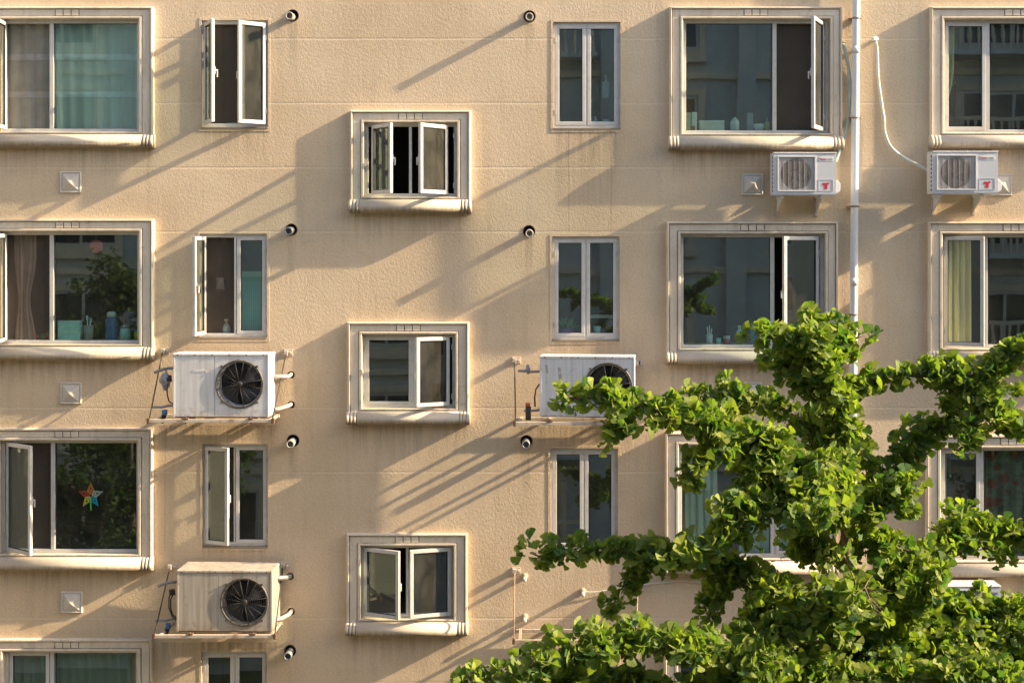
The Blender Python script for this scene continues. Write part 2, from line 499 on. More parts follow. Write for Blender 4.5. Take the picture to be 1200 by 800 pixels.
def pane_mesh(x0, x1, z0, z1, y, tilt=0):
    mb = MB(); t = tilt * (x1 - x0); u = random.uniform(-.0015, .0015) * (z1 - z0) if tilt else 0
    mb.add([(x0, y - t, z0), (x1, y + t, z0), (x1, y + t + u, z1), (x0, y - t + u, z1)], [(0, 1, 2, 3)])
    return mb


def swing(mb, hx, hy, ang):
    c, s_ = math.cos(ang), math.sin(ang)
    mb.v = [(hx + (x - hx) * c - (y - hy) * s_, hy + (x - hx) * s_ + (y - hy) * c, z) for x, y, z in mb.v]
    return mb


def sash(win, x0, x1, z0, z1, hinge, ang, y, w=.05, inset=0., handle=True, g='glass_clear', lab=None):
    """casement leaf from x0 to x1; hinge L/R; opens outwards by ang degrees"""
    hx = x0 if hinge == 'L' else x1
    sg = 1 if hinge == 'L' else -1
    y0, y1 = y - .022, y + .022
    f = MB(); frame_ring(f, x0, x1, z0, z1, w, y0, y1)
    gb = MB(); frame_ring(gb, x0 + w, x1 - w, z0 + w, z1 - w, .006, y - .016, y + .016)
    p = pane_mesh(x0 + w, x1 - w, z0 + w, z1 - w, y, random.uniform(-.005, .005))
    hy = y0
    a = -R(ang) * sg
    parts = [(f, 'sash', 'upvc', .006), (gb, 'gasket', 'gasket', 0), (p, 'pane', g, 0)]
    if handle:
        h = MB(); fx = (x1 - w * .45) if hinge == 'L' else (x0 + w * .45); zc = (z0 + z1) / 2
        h.box(fx - .014, fx + .014, y1, y1 + .012, zc - .05, zc + .05)
        h.box(fx - .010, fx + .010, y1 + .012, y1 + .045, zc - .012, zc + .012)
        h.box(fx - .012, fx + .012, y1 + .03, y1 + .045, zc - .09, zc + .012)
        parts.append((h, 'handle', 'upvc', .003))
    for mb, nm, mm, bv in parts:
        if ang: swing(mb, hx, hy, a)
        if inset: mb.v = [(vx + inset * sg, vy - abs(inset) * .35, vz) for vx, vy, vz in mb.v]
        o = part(mb, nm, M[mm], win, bv)
        if nm == 'sash' and lab: o['label'] = lab
    # friction hinges on the jamb
    for zz in (z0 + (z1 - z0) * .13, z0 + (z1 - z0) * .85):
        hb = MB(); hb.box(hx - .012, hx + .012, y0 - .012, y0 - .001, zz - .035, zz + .035)
        part(hb, 'hinge', M['metal'], win, .003)


def surround(out, op, sill_y):
    """moulded stone frame round an opening, all in facade metres"""
    ox0, ox1, oz0, oz1 = out; x0, x1, z0, z1 = op
    T = (x0 - ox0, ox1 - x1, oz1 - z1, z0 - oz0)     # left right top bottom widths
    prof = [(0, 0), (0, .072), (.03, .085), (.13, .088), (.165, .08), (.175, .035), (.225, .035), (.235, .062), (.745, .062), (.75, .035), (.79, .035),
            (.80, .07), (.83, .076), (.95, .076), (1, .066), (1, 0)]
    vs = []
    for t, d in prof:
        a, b, c, e = ox0 + t * T[0], ox1 - t * T[1], oz1 - t * T[2], oz0 + t * T[3]
        vs += [(a, -d, e), (b, -d, e), (b, -d, c), (a, -d, c)]
    fs = [(i * 4 + k, i * 4 + (k + 1) % 4, (i + 1) * 4 + (k + 1) % 4, (i + 1) * 4 + k) for i in range(len(prof) - 1) for k in range(4)]
    return MB().add(vs, fs)


def sill_roll(x0, x1, z0, z1):
    """rolled sill with ringed ends"""
    h = z1 - z0
    prof = [(1.0, .0), (1.0, .075), (.97, .10), (.86, .128), (.7, .150), (.5, .168), (.32, .172), (.17, .158), (.07, .128), (.02, .09), (0, .05), (0, .0)]
    mb = MB()
    e = .045; g = .007
    segs = [(x0, x0 + e), (x0 + e + g, x0 + 2 * e), (x0 + 2 * e + g, x0 + 3 * e), (x0 + 3 * e + g, x1 - 3 * e - g), (x1 - 3 * e, x1 - 2 * e - g), (x1 - 2 * e, x1 - e - g), (x1 - e, x1)]
    xs = []
    for i, (a, b) in enumerate(segs):
        end = i in (0, 6)
        for x, k in ((a, .9), (a + .004, 1.0), (b - .004, 1.0), (b, .9)): xs.append((x, k))
        if i < 6: xs += [(b + .0005, .8), (segs[i + 1][0] - .0005, .8)]
    n = len(prof)
    vs = [(x, -d * k, z0 + h * (.5 + (t - .5) * (.93 + .07 * (k - .8) / .2))) for x, k in xs for t, d in prof]
    fs = [(i * n + k, (i + 1) * n + k, (i + 1) * n + k + 1, i * n + k + 1) for i in range(len(xs) - 1) for k in range(n - 1)]
    mb.add(vs, fs, True)
    mb.f += [tuple(range(n)), tuple((len(xs) - 1) * n + k for k in reversed(range(n)))]; mb.sm += [False, False]
    return mb


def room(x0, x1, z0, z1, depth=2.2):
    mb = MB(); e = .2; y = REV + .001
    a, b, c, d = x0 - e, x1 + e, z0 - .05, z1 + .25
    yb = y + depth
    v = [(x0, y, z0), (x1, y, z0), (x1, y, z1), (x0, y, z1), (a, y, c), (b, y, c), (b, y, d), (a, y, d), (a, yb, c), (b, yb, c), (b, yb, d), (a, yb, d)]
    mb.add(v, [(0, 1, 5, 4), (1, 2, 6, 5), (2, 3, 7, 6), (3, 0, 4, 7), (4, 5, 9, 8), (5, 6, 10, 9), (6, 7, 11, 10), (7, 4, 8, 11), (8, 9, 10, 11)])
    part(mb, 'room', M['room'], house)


def framed_window(out, op, cells, label=None):
    """out and op in photo pixels (x0,y0,x1,y1); cells: list of dicts in pixels"""
    x0, x1, z0, z1 = X(op[0]), X(op[2]), Z(op[3]), Z(op[1])
    O = (X(out[0]), X(out[2]), Z(out[3]), Z(out[1]))
    sill_top = z0 - .035
    holes.append((x0, x1, z0, z1))
    sill_h0 = O[2]
    win = part(surround((O[0], O[1], sill_top - .06, O[3]), (x0, x1, z0, z1), 0), 'window', M['stone'], house)
    if label: win['label'] = label
    # keystone fluting: three small raised blocks in the field of the lintel
    cxm = (O[0] + O[1]) / 2; fh = (O[3] - z1)
    for k in (-1, 0, 1):
        mb = MB(); mb.box(cxm + k * .105 - .046, cxm + k * .105 + .046, -.0615, -.072, z1 + fh * .27, z1 + fh * .755)
        part(mb, 'keystone_block', M['stone'], win, .003)
    for k in (-1.5, -.5, .5, 1.5):  # dark strips painted in as the shade of the flute grooves
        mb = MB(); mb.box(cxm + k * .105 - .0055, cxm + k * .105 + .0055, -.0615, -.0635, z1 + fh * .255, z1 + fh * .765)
        part(mb, 'groove_strip', M['groove_shade'], win)
    part(sill_roll(O[0] - .012, O[1] + .012, sill_h0, sill_top), 'sill', M['sill'], win, loc=((O[0] + O[1]) / 2, 0, sill_h0))
    glazing(win, x0, x1, z0, z1, cells, .06)
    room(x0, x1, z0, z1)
    return win


def glazing(win, x0, x1, z0, z1, cells, yf):
    fw = .048
    f = MB(); frame_ring(f, x0, x1, z0, z1, fw, yf - .03, yf + .05)
    for px in cells.get('mull', []):
        w = cells.get('mw', .055) / 2; xm = X(px)
        f.box(xm - w, xm + w, yf - .029, yf + .05, z0 + fw, z1 - fw)
    part(f, 'frame', M['upvc'], win, .005)
    for c in cells['c']:
        a, b = X(c['x'][0]), X(c['x'][1]); zz0, zz1 = z0 + fw, z1 - fw
        if c['t'] == 'fixed':
            part(pane_mesh(a, b, zz0, zz1, yf + .005, random.uniform(-.005, .005)), 'pane', M['glass'], win)
            gb = MB(); frame_ring(gb, a, b, zz0, zz1, .006, yf - .006, yf + .014); part(gb, 'gasket', M['gasket'], win)
        if c['t'] == 'sash':
            sash(win, a, b, zz0 - .012, zz1 + .012, c['h'], c.get('ang', 0), yf - .035 if c.get('ang', 0) else yf - .012, inset=c.get('in', 0), w=c.get('w', .05), g=c.get('g', 'glass_clear' if c.get('ang') else 'glass'), lab=c.get('lab'))
        if c.get('screen') or c['t'] == 'screen':
            part(pane_mesh(a, b, zz0, zz1, yf + .04), 'insect_screen', M['screen'], win)


def narrow_window(op, cells, label=None):
    x0, x1, z0, z1 = X(op[0]), X(op[2]), Z(op[3]), Z(op[1])
    holes.append((x0, x1, z0, z1))
    mb = MB(); e = .012     # smooth plaster margin round the opening, the window's own trim
    for a, b, c, d in ((x0 - .03, x1 + .03, z1 + e * 0, z1 + .03), (x0 - .03, x1 + .03, z0 - .035, z0), (x0 - .03, x0, z0, z1), (x1, x1 + .03, z0, z1)):
        mb.box(a, b, -.006, .0, c, d)
    win = part(mb, 'window', M['stucco'], house, loc=(0, 0, 0))
    if label: win['label'] = label
    sl = MB(); sl.box(x0 + .002, x1 - .002, -.012, REV - .06, z0 + .001, z0 + .022); part(sl, 'sill', M['sill'], win, .004)
    glazing(win, x0, x1, z0 + .023, z1, cells, .065)
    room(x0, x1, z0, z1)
    return win


# --- large framed windows, left bay
framed_window((-20, 9, 181, 174), (1, 23, 164, 155), dict(mull=[59.5], c=[dict(t='sash', x=(4, 57), h='L', ang=86, screen=1, lab='white window sash swung wide open'), dict(t='fixed', x=(62, 161))]), 'stone framed window with pale banded curtain behind it')
framed_window((-20, 257, 181.5, 422), (1, 271, 164.5, 403), dict(mull=[59.5], c=[dict(t='sash', x=(4, 57), h='L', ang=87, screen=1), dict(t='fixed', x=(62, 161.5))]), 'stone framed window with a cluttered inner sill')
framed_window((-20, 501, 180, 667), (1, 515, 163.5, 648), dict(mull=[61], c=[dict(t='sash', x=(7, 58), h='L', ang=40, in_=0, screen=1), dict(t='fixed', x=(64, 161))]), 'stone framed window with a star ornament on its glass')
framed_window((-20, 747, 180, 912), (5, 761, 163, 892), dict(mull=[60], c=[dict(t='sash', x=(10, 57), h='L'), dict(t='fixed', x=(64, 161))]))
# --- large framed windows, right bays
framed_window((784, 9, 986, 177), (800, 23, 972, 157), dict(mull=[908], c=[dict(t='fixed', x=(804, 905)), dict(t='sash', x=(911, 966), h='R', ang=68, screen=1)]), 'stone framed window with bottles along its inner sill')
framed_window((781, 260, 981, 427), (797, 274, 966, 408), dict(mull=[905.5], c=[dict(t='fixed', x=(802, 903)), dict(t='sash', x=(908, 960), h='R', ang=30, g='glass')]), 'stone framed window with one sash ajar behind the treetop')
framed_window((779, 506, 979, 672), (795, 520, 964, 653), dict(mull=[906], c=[dict(t='fixed', x=(800, 903)), dict(t='sash', x=(909, 959), h='R')]))
framed_window((778, 756, 978, 921), (794, 770, 963, 902), dict(mull=[906], c=[dict(t='fixed', x=(799, 903)), dict(t='sash', x=(909, 958), h='R')]))
framed_window((1089, 9, 1290, 175), (1105, 23, 1274, 156), dict(mull=[1158], c=[dict(t='sash', x=(1108, 1156), h='L'), dict(t='fixed', x=(1162, 1270))]))
framed_window((1087, 260, 1288, 428), (1103, 274, 1272, 408), dict(mull=[1156], c=[dict(t='sash', x=(1106, 1152), h='L', ang=26), dict(t='fixed', x=(1160, 1268))]))
framed_window((1084, 509, 1285, 675), (1101, 524, 1270, 656), dict(mull=[1151], c=[dict(t='sash', x=(1104, 1149), h='L'), dict(t='fixed', x=(1156, 1266))]), 'stone framed window with a dark floral curtain')
framed_window((1082, 756, 1283, 921), (1098, 770, 1268, 902), dict(mull=[1150], c=[dict(t='sash', x=(1102, 1147), h='L'), dict(t='fixed', x=(1154, 1264))]))
# --- small framed windows
framed_window((411, 130, 552, 250), (427, 144, 536, 231), dict(mull=[480.5], mw=.035, c=[dict(t='sash', x=(431, 478), h='L', ang=56, **{'in': .045}), dict(t='sash', x=(483, 532), h='R', ang=54, **{'in': .075})]), 'small stone framed window with both sashes thrown open')
framed_window((408, 377, 550, 497), (425, 391, 534, 478), dict(mull=[485], mw=.05, c=[dict(t='sash', x=(428, 483), h='L'), dict(t='sash', x=(487, 530), h='R', ang=30, **{'in': .03})]), 'small stone framed window with its right sash ajar')
framed_window((407, 624, 548, 743), (423, 638, 532, 724), dict(mull=[477], mw=.035, c=[dict(t='sash', x=(426, 475), h='L', ang=28), dict(t='sash', x=(479, 529), h='R', ang=20)]), 'small stone framed window with two sashes ajar')
# --- narrow windows, left
narrow_window((236, 24, 314, 151), dict(mull=[284], mw=.03, c=[dict(t='sash', x=(239, 281), h='L', ang=66, screen=1), dict(t='sash', x=(276, 312), h='R', ang=40)]), 'narrow window with both sashes wide open')
narrow_window((234, 274, 313, 397), dict(mull=[275], mw=.03, c=[dict(t='sash', x=(238, 273), h='L', ang=98, screen=1), dict(t='sash', x=(277, 311), h='R')]))
narrow_window((237, 520, 314, 642), dict(mull=[274], mw=.02, c=[dict(t='sash', x=(240, 272), h='L', ang=24, screen=1), dict(t='sash', x=(275.5, 312), h='R')]))
narrow_window((236, 763, 313, 887), dict(mull=[274.5], mw=.02, c=[dict(t='sash', x=(239, 273.5), h='L'), dict(t='sash', x=(275.5, 311), h='R')]))
# --- narrow windows, right
for op in ((648, 26, 727, 152), (647, 277, 726, 400), (645, 525, 724, 646), (645, 771, 724, 893)):
    mx = (op[0] + op[2]) / 2
    narrow_window(op, dict(mull=[mx], mw=.015, c=[dict(t='sash', x=(op[0] + 3, mx - .7), h='L'), dict(t='sash', x=(mx + .7, op[2] - 3), h='R')]))

# ------------------------------------------------------------------ flues through the wall
FL = [(343, 18.5, 'white flue stub beside the open narrow window at top left', 'w', -1, 1), (341.5, 269, 'grey stub pipe above the weathered two tone wall by the middle narrow window', 'g', 0, 0),
      (343.5, 516, 'pale flue stub in a dark rim beside the ajar narrow window', 'w', 0, 0), (340, 762, 'ribbed flue stub below the lower weathered outdoor unit', 'g', 1, 0),
      (620.5, 19.5, 'white flue stub left of the top right narrow window', 'w', 1, 1), (620, 271, 'white flue stub above the half hidden outdoor unit', 'w', 2, 1),
      (617, 516.5, 'grey dusty flue stub just below the half hidden outdoor unit', 'g', 0, 0), (615, 763, 'white flue stub below the empty steel rack', 'w', 0, 0)]
for px, py, lab, c, ox, oy in FL:
    x, z = X(px), Z(py); r = .072
    rounds.append((x, z, r))
    t = thing('flue_pipe', lab, 'pipe', (x, 0, z), 'flue stubs through the wall')
    rim = MB(); rim.lathe([(r, -.12), (r, .006), (r + .008, .008), (r + .01, 0)], 24, (0, 0, 0), 'y')
    lpart(rim, 'hole_rim', M['rust'] if c == 'g' else M['void'], t)
    back = MB(); back.lathe([(r, 0), (.0005, 0)], 24, (0, .119, 0), 'y'); lpart(back, 'hole_back', M['void'], t)
    q = Vector((ox * .006 - .006, 0, -oy * .008 - .012)); ln = .20
    pr = [(.048, -.11), (.048, ln - .07), (.054, ln - .06), (.054, ln - .035), (.046, ln - .03), (.046, ln - .012), (.053, ln - .008), (.053, ln), (.038, ln), (.038, ln - .08), (.0005, ln - .08)]
    p = MB(); p.lathe(pr, 20, (0, 0, 0), 'y')
    p.v = [(a + q.x + b * -.0, b, cc + q.z + b * .06) for a, b, cc in p.v]
    lpart(p, 'pipe', M['insul'] if c == 'w' else M['galv'], t)

# ------------------------------------------------------------------ the wall itself with all its openings
for (hx, hz, r) in [(X(341), Z(439), .05), (X(341), Z(474), .05), (X(340), Z(675), .05), (X(341), Z(716), .05), (X(988), Z(52), .03)]:
    rounds.append((hx, hz, r))
wx0, wx1, wz0, wz1 = X(-420), X(1640), 0.0, Z(-420)
sq = [(x - r - .02, x + r + .02, z - r - .02, z + r + .02) for x, z, r in rounds]
allh = holes + sq
xs = sorted({wx0, wx1, *[h[0] for h in allh], *[h[1] for h in allh]}); zs = sorted({wz0, wz1, *[h[2] for h in allh], *[h[3] for h in allh]})
wall = MB()
for j in range(len(zs) - 1):
    zc = (zs[j] + zs[j + 1]) / 2; run = None
    for i in range(len(xs)):
        solid = i < len(xs) - 1 and not any(h[0] < (xs[i] + xs[i + 1]) / 2 < h[1] and h[2] < zc < h[3] for h in allh)
        if solid and run is None: run = xs[i]
        if not solid and run is not None:
            wall.add([(run, 0, zs[j]), (xs[i], 0, zs[j]), (xs[i], 0, zs[j + 1]), (run, 0, zs[j + 1])], [(0, 1, 2, 3)]); run = None
for x0, x1, z0, z1 in holes:
    wall.add([(x0, 0, z0), (x1, 0, z0), (x1, 0, z1), (x0, 0, z1), (x0, REV, z0), (x1, REV, z0), (x1, REV, z1), (x0, REV, z1)], [(0, 1, 5, 4), (1, 2, 6, 5), (2, 3, 7, 6), (3, 0, 4, 7)])
for (x, z, r), (a, b, c, d) in zip(rounds, sq):
    wall.plate_hole(a, b, c, d, 0, (x, z), r, 24)
for x, z, r in rounds[len(FL):]:
    wall.lathe([(r, -.1), (r, 0)], 24, (x, 0, z), 'y')
wall.box(wx0, wx1, 4.0, 4.2, wz0, wz1); wall.box(wx0, wx1, .0, 4.2, wz1, wz1 + .2)
wall.add([(wx0, 0, wz0), (wx0, 4, wz0), (wx0, 4, wz1), (wx0, 0, wz1)], [(0, 1, 2, 3)]); wall.add([(wx1, 0, wz0), (wx1, 4, wz0), (wx1, 4, wz1), (wx1, 0, wz1)], [(0, 1, 2, 3)])
wo = wall.build('wall', M['stucco'], house)
for p_ in wo.data.polygons: p_.use_smooth = False

# ------------------------------------------------------------------ pyramid vent covers
vc = None
VC = [(83, 213.5, 'square vent cover below the curtained top left window'), (83.5, 460.5, 'square vent cover left of the cleaner fan unit'), (84.5, 705, 'square vent cover left of the weathered fan unit'),
      (881.5, 216.5, 'square vent cover left of the small outdoor unit beside the drainpipe'), (880, 460, 'square vent cover half hidden by leaves left of the treetop'),
      (1173, 217, 'square vent cover partly behind the rightmost small outdoor unit'), (1172, 470, 'square vent cover behind leaves at the right edge')]
for px, py, lab in VC:
    loc = (X(px), 0, Z(py))
    if vc is None:
        vc = thing('vent_cover', lab, 'vent', loc, 'square pyramid vent covers')
        mb = MB(); h = .142
        vs = []
        for hh, d in ((h, 0), (h, .022), (h - .012, .03), (h - .022, .022), (h - .03, .022)):
            vs += [(-hh, -d, -hh), (hh, -d, -hh), (hh, -d, hh), (-hh, -d, hh)]
        fs = [(i * 4 + k, i * 4 + (k + 1) % 4, i * 4 + 4 + (k + 1) % 4, i * 4 + 4 + k) for i in range(4) for k in range(4)]
        mb.add(vs, fs); lpart(mb, 'base_frame', M['vent'], vc)
        mb = MB(); q = h - .031; mb.add([(-q, -.022, -q), (q, -.022, -q), (q, -.022, q), (-q, -.022, q), (0, -.085, 0)], [(0, 1, 4), (1, 2, 4), (2, 3, 4), (3, 0, 4)]); lpart(mb, 'pyramid_cap', M['vent'], vc)
    else:
        c = copy_tree(vc); c.location = loc; c['label'] = lab

# ------------------------------------------------------------------ drainpipe
t = thing('drainpipe', 'white plastic drainpipe running down the wall beside the framed windows', 'drainpipe', (X(1000), 0, 0))
pts = [(X(px), -.105, Z(py)) for px, py in ((1003, -400), (1001.5, 0), (999, 300), (997, 560), (994, 1300))]
pts[-1] = (pts[-1][0], -.105, .1)
mb = MB(); mb.tube(pts, .052, 20); part(mb, 'pipe', M['pipe'], t)
for py in (23, 139, 242, 368, -100, 490, 610):
    k = X(1001.5 - (py) * .0082)
    c = MB(); c.tube([(k, -.105, Z(py) - .012), (k, -.105, Z(py) + .012)], .058, 20); c.box(k - .09, k + .075, -.085, -.0, Z(py) - .008, Z(py) + .008)
    part(c, 'clamp', M['clamp'], t)
for py in (60, 330): 
    k = X(1001.5 - (py) * .0082)
    c = MB(); c.tube([(k, -.105, Z(py) - .05), (k, -.105, Z(py) + .05)], .0545, 20); part(c, 'coupling', M['pipe'], t)


# ------------------------------------------------------------------ hoses
def hose(pxs, r, name, m, label, taped=True):
    # smooth the polyline with Catmull-Rom
    pts = [P(*p) for p in pxs]; out = []
    for i in range(len(pts) - 1):
        p0, p1, p2, p3 = pts[max(i - 1, 0)], pts[i], pts[i + 1], pts[min(i + 2, len(pts) - 1)]
        for k in range(14):
            u = k / 14
            out.append(.5 * ((2 * p1) + (p2 - p0) * u + (2 * p0 - 5 * p1 + 4 * p2 - p3) * u * u + (3 * p1 - p0 - 3 * p2 + p3) * u ** 3))
    out.append(pts[-1])
    rs = [r * (1.0 + (.09 if (i % 3 == 0 and taped) else 0)) for i in range(len(out))]
    mb = MB(); mb.tube(out, rs, 10)
    return solo(mb, name, m, label, 'hose')


hose([(1024, 46, -.03), (1026, 49, .07), (1028, 60, .07), (1029, 90, .05), (1033, 120, .05), (1036, 140, .05), (1037, 155, .05), (1044, 172, .06), (1058, 184, .08), (1075, 193, .12), (1090, 201, .16), (1096, 205, .2)], .018, 'refrigerant_hose', M['hose'], 'white taped hose curving down to the rightmost small outdoor unit')
hose([(988, 52, -.05), (989, 55, .05), (992, 66, .06), (995, 85, .05), (996, 110, .05), (994, 140, .05), (990, 160, .07), (986, 172, .10), (979, 190, .14)], .021, 'refrigerant_hose', M['hosegreen'], 'grey green hose hanging behind the drainpipe')
mb = MB()
for k in range(5):
    a = random.uniform(0, 6); mb.tube([P(1025, 47, .02) + Vector((random.uniform(-.04, .04), -.02 * k, random.uniform(-.02, .03))) for _ in range(4)], .014, 7)
solo(mb, 'sealing_putty', M['hose'], 'lumpy white putty sealing the hole above the curving hose', 'putty')


# ------------------------------------------------------------------ large outdoor units
def big_unit(fx0, fy0, fx1, fy1, seam, fan, fr, label, pf, depth, case, name_px, rotz=0.):
    a, b = P(fx0, fy0, pf), P(fx1, fy1, pf)
    x0, x1, z1, z0 = a.x, b.x, a.z, b.z
    xc = (x0 + x1) / 2; org = Vector((xc, -pf, z0))
    t = thing('outdoor_unit', label, 'air conditioner', org, 'large fan units on steel racks')
    t.rotation_euler.z = R(rotz)
    w = (x1 - x0) / 2; h = z1 - z0
    s = P(seam, fy0, pf).x - xc; f = P(fan[0], fan[1], pf); fc = (f.x - xc, f.z - z0); r = fr / S
    # casing: shell with a round mouth in the right panel
    mb = MB(); lip = .035
    mb.box(-w, s - .004, 0, .012, .012, h - lip)            # left panel
    mb.plate_hole(s + .004, w, .012, h - lip, .0, fc, r * .93, 56)
    mb.lathe([(r * .93, 0), (r * .90, -.03), (r * .9, -.16)], 56, (fc[0], 0, fc[1]), 'y')
    mb.box(-w, -w + .012, .0125, depth, .012, h - lip); mb.box(w - .012, w, .001, depth, .012, h - lip)
    mb.box(-w, w, depth, depth + .012, .012, h - lip)
    mb.box(s + .004, s + .012, .001, depth, .012, h - lip)
    lpart(mb, 'casing', M[case], t)
    tp = MB(); tp.box(-w - .006, w + .006, -.008, depth + .016, h - lip + .001, h); lpart(tp, 'top_cover', M[case], t, .008)
    bs = MB(); bs.box(-w + .003, w - .003, .004, depth, 0, .0115); lpart(bs, 'base_tray', M['rust'], t)
    sm = MB(); sm.box(s - .0035, s + .0035, .0035, .02, .012, h - lip); lpart(sm, 'seam', M['rack'], t)
    bk = MB(); bk.lathe([(r * .9, -.159), (.001, -.158)], 40, (fc[0], 0, fc[1]), 'y'); lpart(bk, 'fan_well', M['void'], t)
    # corner strips
    for sx in (-1, 1):
        c = MB(); c.box(sx * (w - .02), sx * (w + .004), -.004, -.0005, .0, h - lip); lpart(c, 'corner_strip', M[case], t, .0015)
    # fan blades
    fb = MB(); fb.lathe([(.001, -.055), (.05, -.057), (.058, -.07), (.058, -.12)], 20, (fc[0], 0, fc[1]), 'y')
    for k in range(4):
        a0 = k * math.pi / 2 + .5; vs = []
        for i in range(6):
            q = i / 5; rr = .055 + (r * .84 - .055) * q
            for j in range(5):
                u = j / 4 - .5; an = a0 + u * (.75 + .5 * q) + q * .35
                vs.append((fc[0] + rr * math.cos(an), .09 + u * .075, fc[1] + rr * math.sin(an)))
        fb.add(vs, [(i * 5 + j, i * 5 + j + 1, i * 5 + 5 + j + 1, i * 5 + 5 + j) for i in range(5) for j in range(4)], True)
    lpart(fb, 'fan', M['fan'], t)
    # rim and wire guard
    g = MB(); g.torus((fc[0], -.003, fc[1]), r * .985, .013, 56, 8); rim = lpart(g, 'grille_rim', M['ring'], t)
    g = MB()
    for k in range(11):
        g.torus((fc[0], -.013 + .008 * (k / 11) ** 2, fc[1]), r * (.12 + .84 * k / 11), .0026, 44, 4)
    for k in range(16):
        an = k * math.pi / 8 + .2; g.tube([(fc[0] + q * r * math.cos(an), -.0145, fc[1] + q * r * math.sin(an)) for q in (.1, .5, .97)], .0024 if k % 4 else .004, 5)
    g.lathe([(.001, .020), (.04, .019), (.044, .01)], 20, (fc[0], 0, fc[1]), 'y')
    lpart(g, 'grille', M['dark'], t)
    for k in range(4):
        an = math.pi / 4 + k * math.pi / 2
        c = MB(); c.box(-.012, .012, -.02, -.0005, -.012, .012)
        c.v = [(vx + fc[0] + r * 1.07 * math.cos(an), vy, vz + fc[1] + r * 1.07 * math.sin(an)) for vx, vy, vz in c.v]
        lpart(c, 'clip', M['ring'], t, .004)
    for k in range(6):
        c = MB(); c.lathe([(.001, .006), (.009, .004), (.010, 0)], 10, (-w + .06 + k * (2 * w - .12) / 5, -.008, h - lip * .55), 'y'); lpart(c, 'screw', M['rust'], t)
    return t, (w, h, depth, fc)


u1, g1 = big_unit(202.5, 414, 315, 489, 251.5, (281, 450), 27, 'cleaner white fan unit on a steel rack under the narrow window', .62, .36, 'case', 0, -2.5)
u2, g2 = big_unit(207, 668, 318.5, 740, 256, (286.5, 705), 27, 'dirty weathered fan unit with streaked front on a rusty rack', .68, .52, 'case_old', 0, -1.5)
u3, g3 = big_unit(632.5, 417, 743, 489, 683, (713, 453), 27, 'white fan unit half hidden behind a leafy branch', .65, .32, 'case', 0, -6)
for u, gg in ((u1, g1), (u3, g3)):
    text('DAIKIN', .055, (-gg[0] * .45, -.001, gg[1] * .72), M['ghost'], 'lettering', u)
for dx, dz, ww, hh in ((-.52, .62, .028, .15), (-.35, .56, .035, .2)):
    mb = MB(); mb.box(dx - ww / 2, dx + ww / 2, -.0016, -.0002, dz - hh / 2 + .02, dz + hh / 2 - .02); mb.v = [(x + (z - dz) * -.12, y, z) for x, y, z in mb.v]; lpart(mb, 'tape_mark', M['tape'], u3)


def link_pipe(u, name, m, pts, r):
    q = Matrix.Rotation(-u.rotation_euler.z, 3, 'Z')
    mb = MB(); mb.tube([q @ (p - u.location) for p in pts], r, 12); return lpart(mb, name, m, u)


# service pipes of the three units
link_pipe(u1, 'service_pipe', M['insul'], [P(341, 438, -.05), P(340.5, 439, .08), P(338, 441, .22), P(328, 441, .33), P(318, 442, .35)], .027)
link_pipe(u1, 'service_pipe', M['insul'], [P(341, 473, -.05), P(340.5, 474, .08), P(336, 476, .2), P(327, 479, .3), P(318, 480, .33)], .026)
link_pipe(u2, 'service_pipe', M['galv'], [P(340, 674, -.05), P(339.5, 675, .08), P(335, 676.5, .22), P(326, 677, .3), P(316, 678, .33)], .032)
link_pipe(u2, 'service_pipe', M['insul'], [P(341.5, 715, -.05), P(341, 716, .07), P(338, 720, .18), P(330, 724, .3), P(322, 726, .36), P(316, 730, .4)], .027)
for u, dy, dx in ((u1, 0, 0), (u2, 250, 4)):
    link_pipe(u, 'valve_pipe', M['galv'], [P(181 + dx, 436.5 + dy, .46), P(190 + dx, 433 + dy, .46), P(197 + dx, 431.5 + dy, .44), P(206 + dx, 431.5 + dy, .42)], .02)
    link_pipe(u, 'valve_pipe', M['galv'], [P(178 + dx, 477 + dy, .5), P(190 + dx, 477 + dy, .48), P(198 + dx, 475 + dy, .44), P(206 + dx, 475 + dy, .42)], .016)
    link_pipe(u, 'cable', M['dark'], [P(199 + dx, 446 + dy, .5), P(196 + dx, 452 + dy, .55), P(196 + dx, 462 + dy, .56), P(198 + dx, 470 + dy, .54), P(204 + dx, 474 + dy, .5)], .009)
    link_pipe(u, 'valve', M['darkiron'], [P(197.5 + dx, 440 + dy, .5), P(198 + dx, 447 + dy, .52)], .04)
    link_pipe(u, 'valve_cap', M['blue'], [P(193 + dx, 480 + dy, .5), P(193 + dx, 486 + dy, .5)], .036)
    link_pipe(u, 'drain_stub', M['darkiron'], [P(192 + dx, 487 + dy, .5), P(190 + dx, 494 + dy, .42)], .03)
link_pipe(u2, 'cable', M['dark'], [P(201, 694, .55), P(198, 700, .6), P(198, 712, .6), P(202, 722, .56), P(206, 726, .5)], .008)
link_pipe(u3, 'valve_pipe', M['galv'], [P(607, 434.5, .42), P(614, 434.5, .42), P(622, 435.5, .42), P(636, 435, .4)], .017)
link_pipe(u3, 'valve', M['galv'], [P(618.5, 428, .38), P(618.5, 433, .42), P(619.5, 438, .42)], [.02, .034, .02])
link_pipe(u3, 'cable', M['dark'], [P(632, 450, .55), P(628, 456, .58), P(626.5, 466, .58), P(627, 476, .56)], .011)
link_pipe(u3, 'valve', M['galv'], [P(614, 481, .5), P(622, 481, .5), P(634, 480, .48)], .017)
link_pipe(u3, 'valve', M['darkiron'], [P(619, 476, .5), P(619, 492, .5)], .036)
link_pipe(u3, 'valve_cap', M['orange'], [P(618.5, 472, .5), P(618.5, 476, .5)], .032)
link_pipe(u3, 'bracket_stub', M['rust'], [P(748, 425, .0), P(748, 425, .06)], .03)
